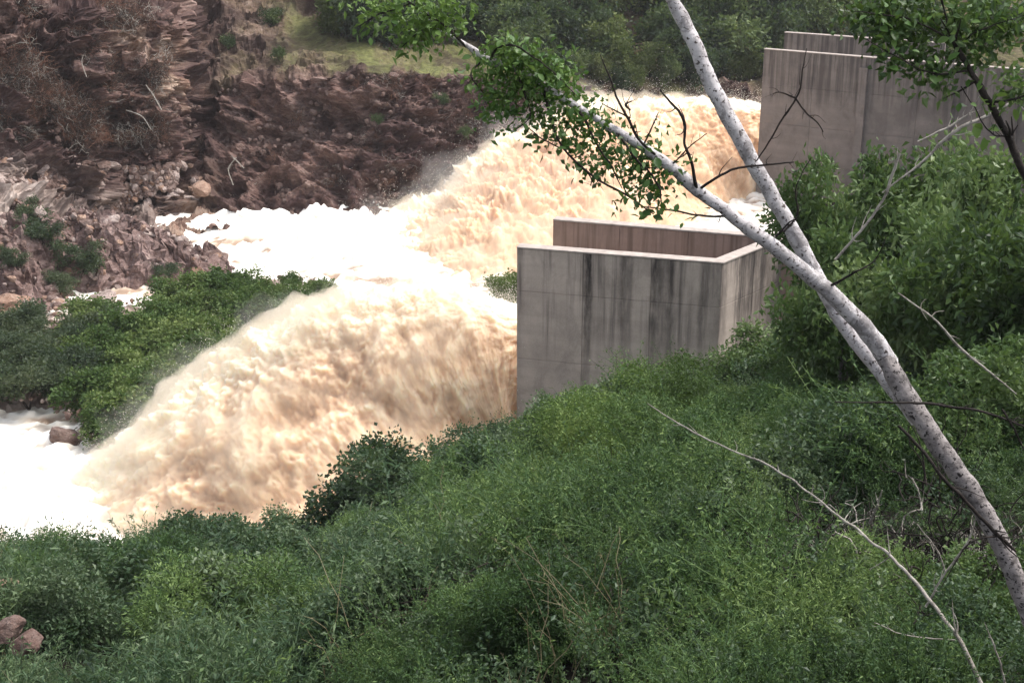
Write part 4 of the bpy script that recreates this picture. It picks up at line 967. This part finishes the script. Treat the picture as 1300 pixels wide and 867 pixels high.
# pale bare limbs on the right
def bare(label, loc_pts, limbs, mat, name='dead_branch'):
    base = P(*loc_pts); t = thing(name, label, 'branch', base)
    for k, l in enumerate(limbs): limb('stem' if k == 0 else 'twig', t, l, mat, 0, 8, k)
    return t
bare('long pale dead branch slanting from the middle of the slope to the bottom right', (1262, 905, 9.6), [
    [(1262, 905, 9.6, 13), (1235, 845, 9.8, 12), (1210, 800, 10, 10), (1175, 755, 10.3, 9), (1140, 715, 10.6, 8), (1108, 688, 10.9, 7), (1065, 655, 11.2, 6), (1020, 620, 11.6, 5), (975, 590, 12, 5), (930, 572, 12.4, 4), (880, 548, 12.8, 4), (850, 530, 13, 3), (822, 512, 13.2, 2)],
    [(1104, 664, 10.9, 6), (1112, 645, 10.8, 5), (1120, 622, 10.7, 3)],
    [(1212, 812, 10, 4), (1160, 808, 10, 3), (1110, 790, 10, 2)]], M['dead_bark'])
bare('pale twig rising at the bottom right corner beside the dead branch', (1285, 900, 9.2), [[(1285, 900, 9.2, 6), (1272, 850, 9.2, 5), (1260, 815, 9.2, 4), (1250, 790, 9.2, 2)]], M['dead_bark'])
bare('thin grey forked sapling in the dark gap left of the leaning trunk', (1180, 770, 10.5), [
    [(1175, 770, 10.5, 6), (1195, 735, 10.5, 5), (1215, 705, 10.5, 5), (1232, 680, 10.5, 4), (1240, 650, 10.5, 2)], [(1200, 725, 10.5, 4), (1188, 695, 10.5, 3), (1165, 665, 10.5, 2)]], M['dead_bark'], 'sapling')
bare('pale forked branch pointing to the right edge in front of the far wall', (1090, 225, 12), [
    [(1060, 330, 12, 6), (1095, 290, 12, 6), (1118, 258, 12, 6), (1135, 215, 12, 7), (1143, 195, 12, 6)], [(1120, 245, 12, 3), (1165, 210, 12, 5), (1205, 172, 12, 7), (1250, 148, 12, 8), (1310, 118, 12, 9)],
    [(1165, 180, 12, 3), (1205, 160, 12, 5), (1235, 142, 12, 4)], [(1205, 90, 12, 3), (1225, 55, 12, 4), (1245, 40, 12, 3)]], M['dead_bark'])
bare('thin pale stick hanging in the leaves right of the leaning trunk', (1230, 440, 14), [[(1140, 372, 14, 3), (1185, 405, 14, 5), (1215, 438, 14, 7), (1260, 475, 14, 5), (1290, 500, 14, 3)]], M['dead_bark'])
bare('small driftwood sticks lodged on the bank above the rear jet', (715, 105, 104), [[(705, 112, 104, 1.9), (722, 90, 104, 1.9), (733, 82, 104, 1.2)], [(715, 116, 104, 1.9), (735, 110, 104, 1.9), (748, 109, 104, 1.2)]], M['dead_bark'], 'driftwood')
bare('bleached sticks leaning at the foot of the ochre cliff corner', (195, 135, 84), [[(205, 140, 86, 2.5), (195, 122, 86, 2.5), (185, 108, 86, 1.9)], [(192, 165, 86, 1.9), (180, 148, 86, 1.9), (160, 140, 86, 1.2)], [(110, 98, 84, 1.9), (104, 80, 84, 1.9), (106, 70, 84, 1.2)]], M['dead_bark'], 'driftwood')
bare('tiny bleached sticks beside the tan boulder under the dark recess', (295, 210, 89), [[(296, 235, 89, 2.5), (290, 215, 89, 2.5), (300, 200, 89, 1.9)], [(310, 214, 89, 1.9), (300, 204, 89, 2.5), (294, 198, 89, 1.2)]], M['dead_bark'], 'driftwood')

# ---------------------------------------------------------------- haze over the river
hv = [(-130, -45, -5), (130, -45, -5), (130, 260, -5), (-130, 260, -5)]; hv += [(a, b, 75) for a, b, c in hv]
hm = bpy.data.meshes.new('haze'); hm.from_pydata(hv, [], [[3, 2, 1, 0], [4, 5, 6, 7], [0, 1, 5, 4], [1, 2, 6, 5], [2, 3, 7, 6], [3, 0, 4, 7]])
hm.materials.append(mat_mist('haze air', .0002, (.95, .95, 1.0))); link('haze', hm, kind='stuff')
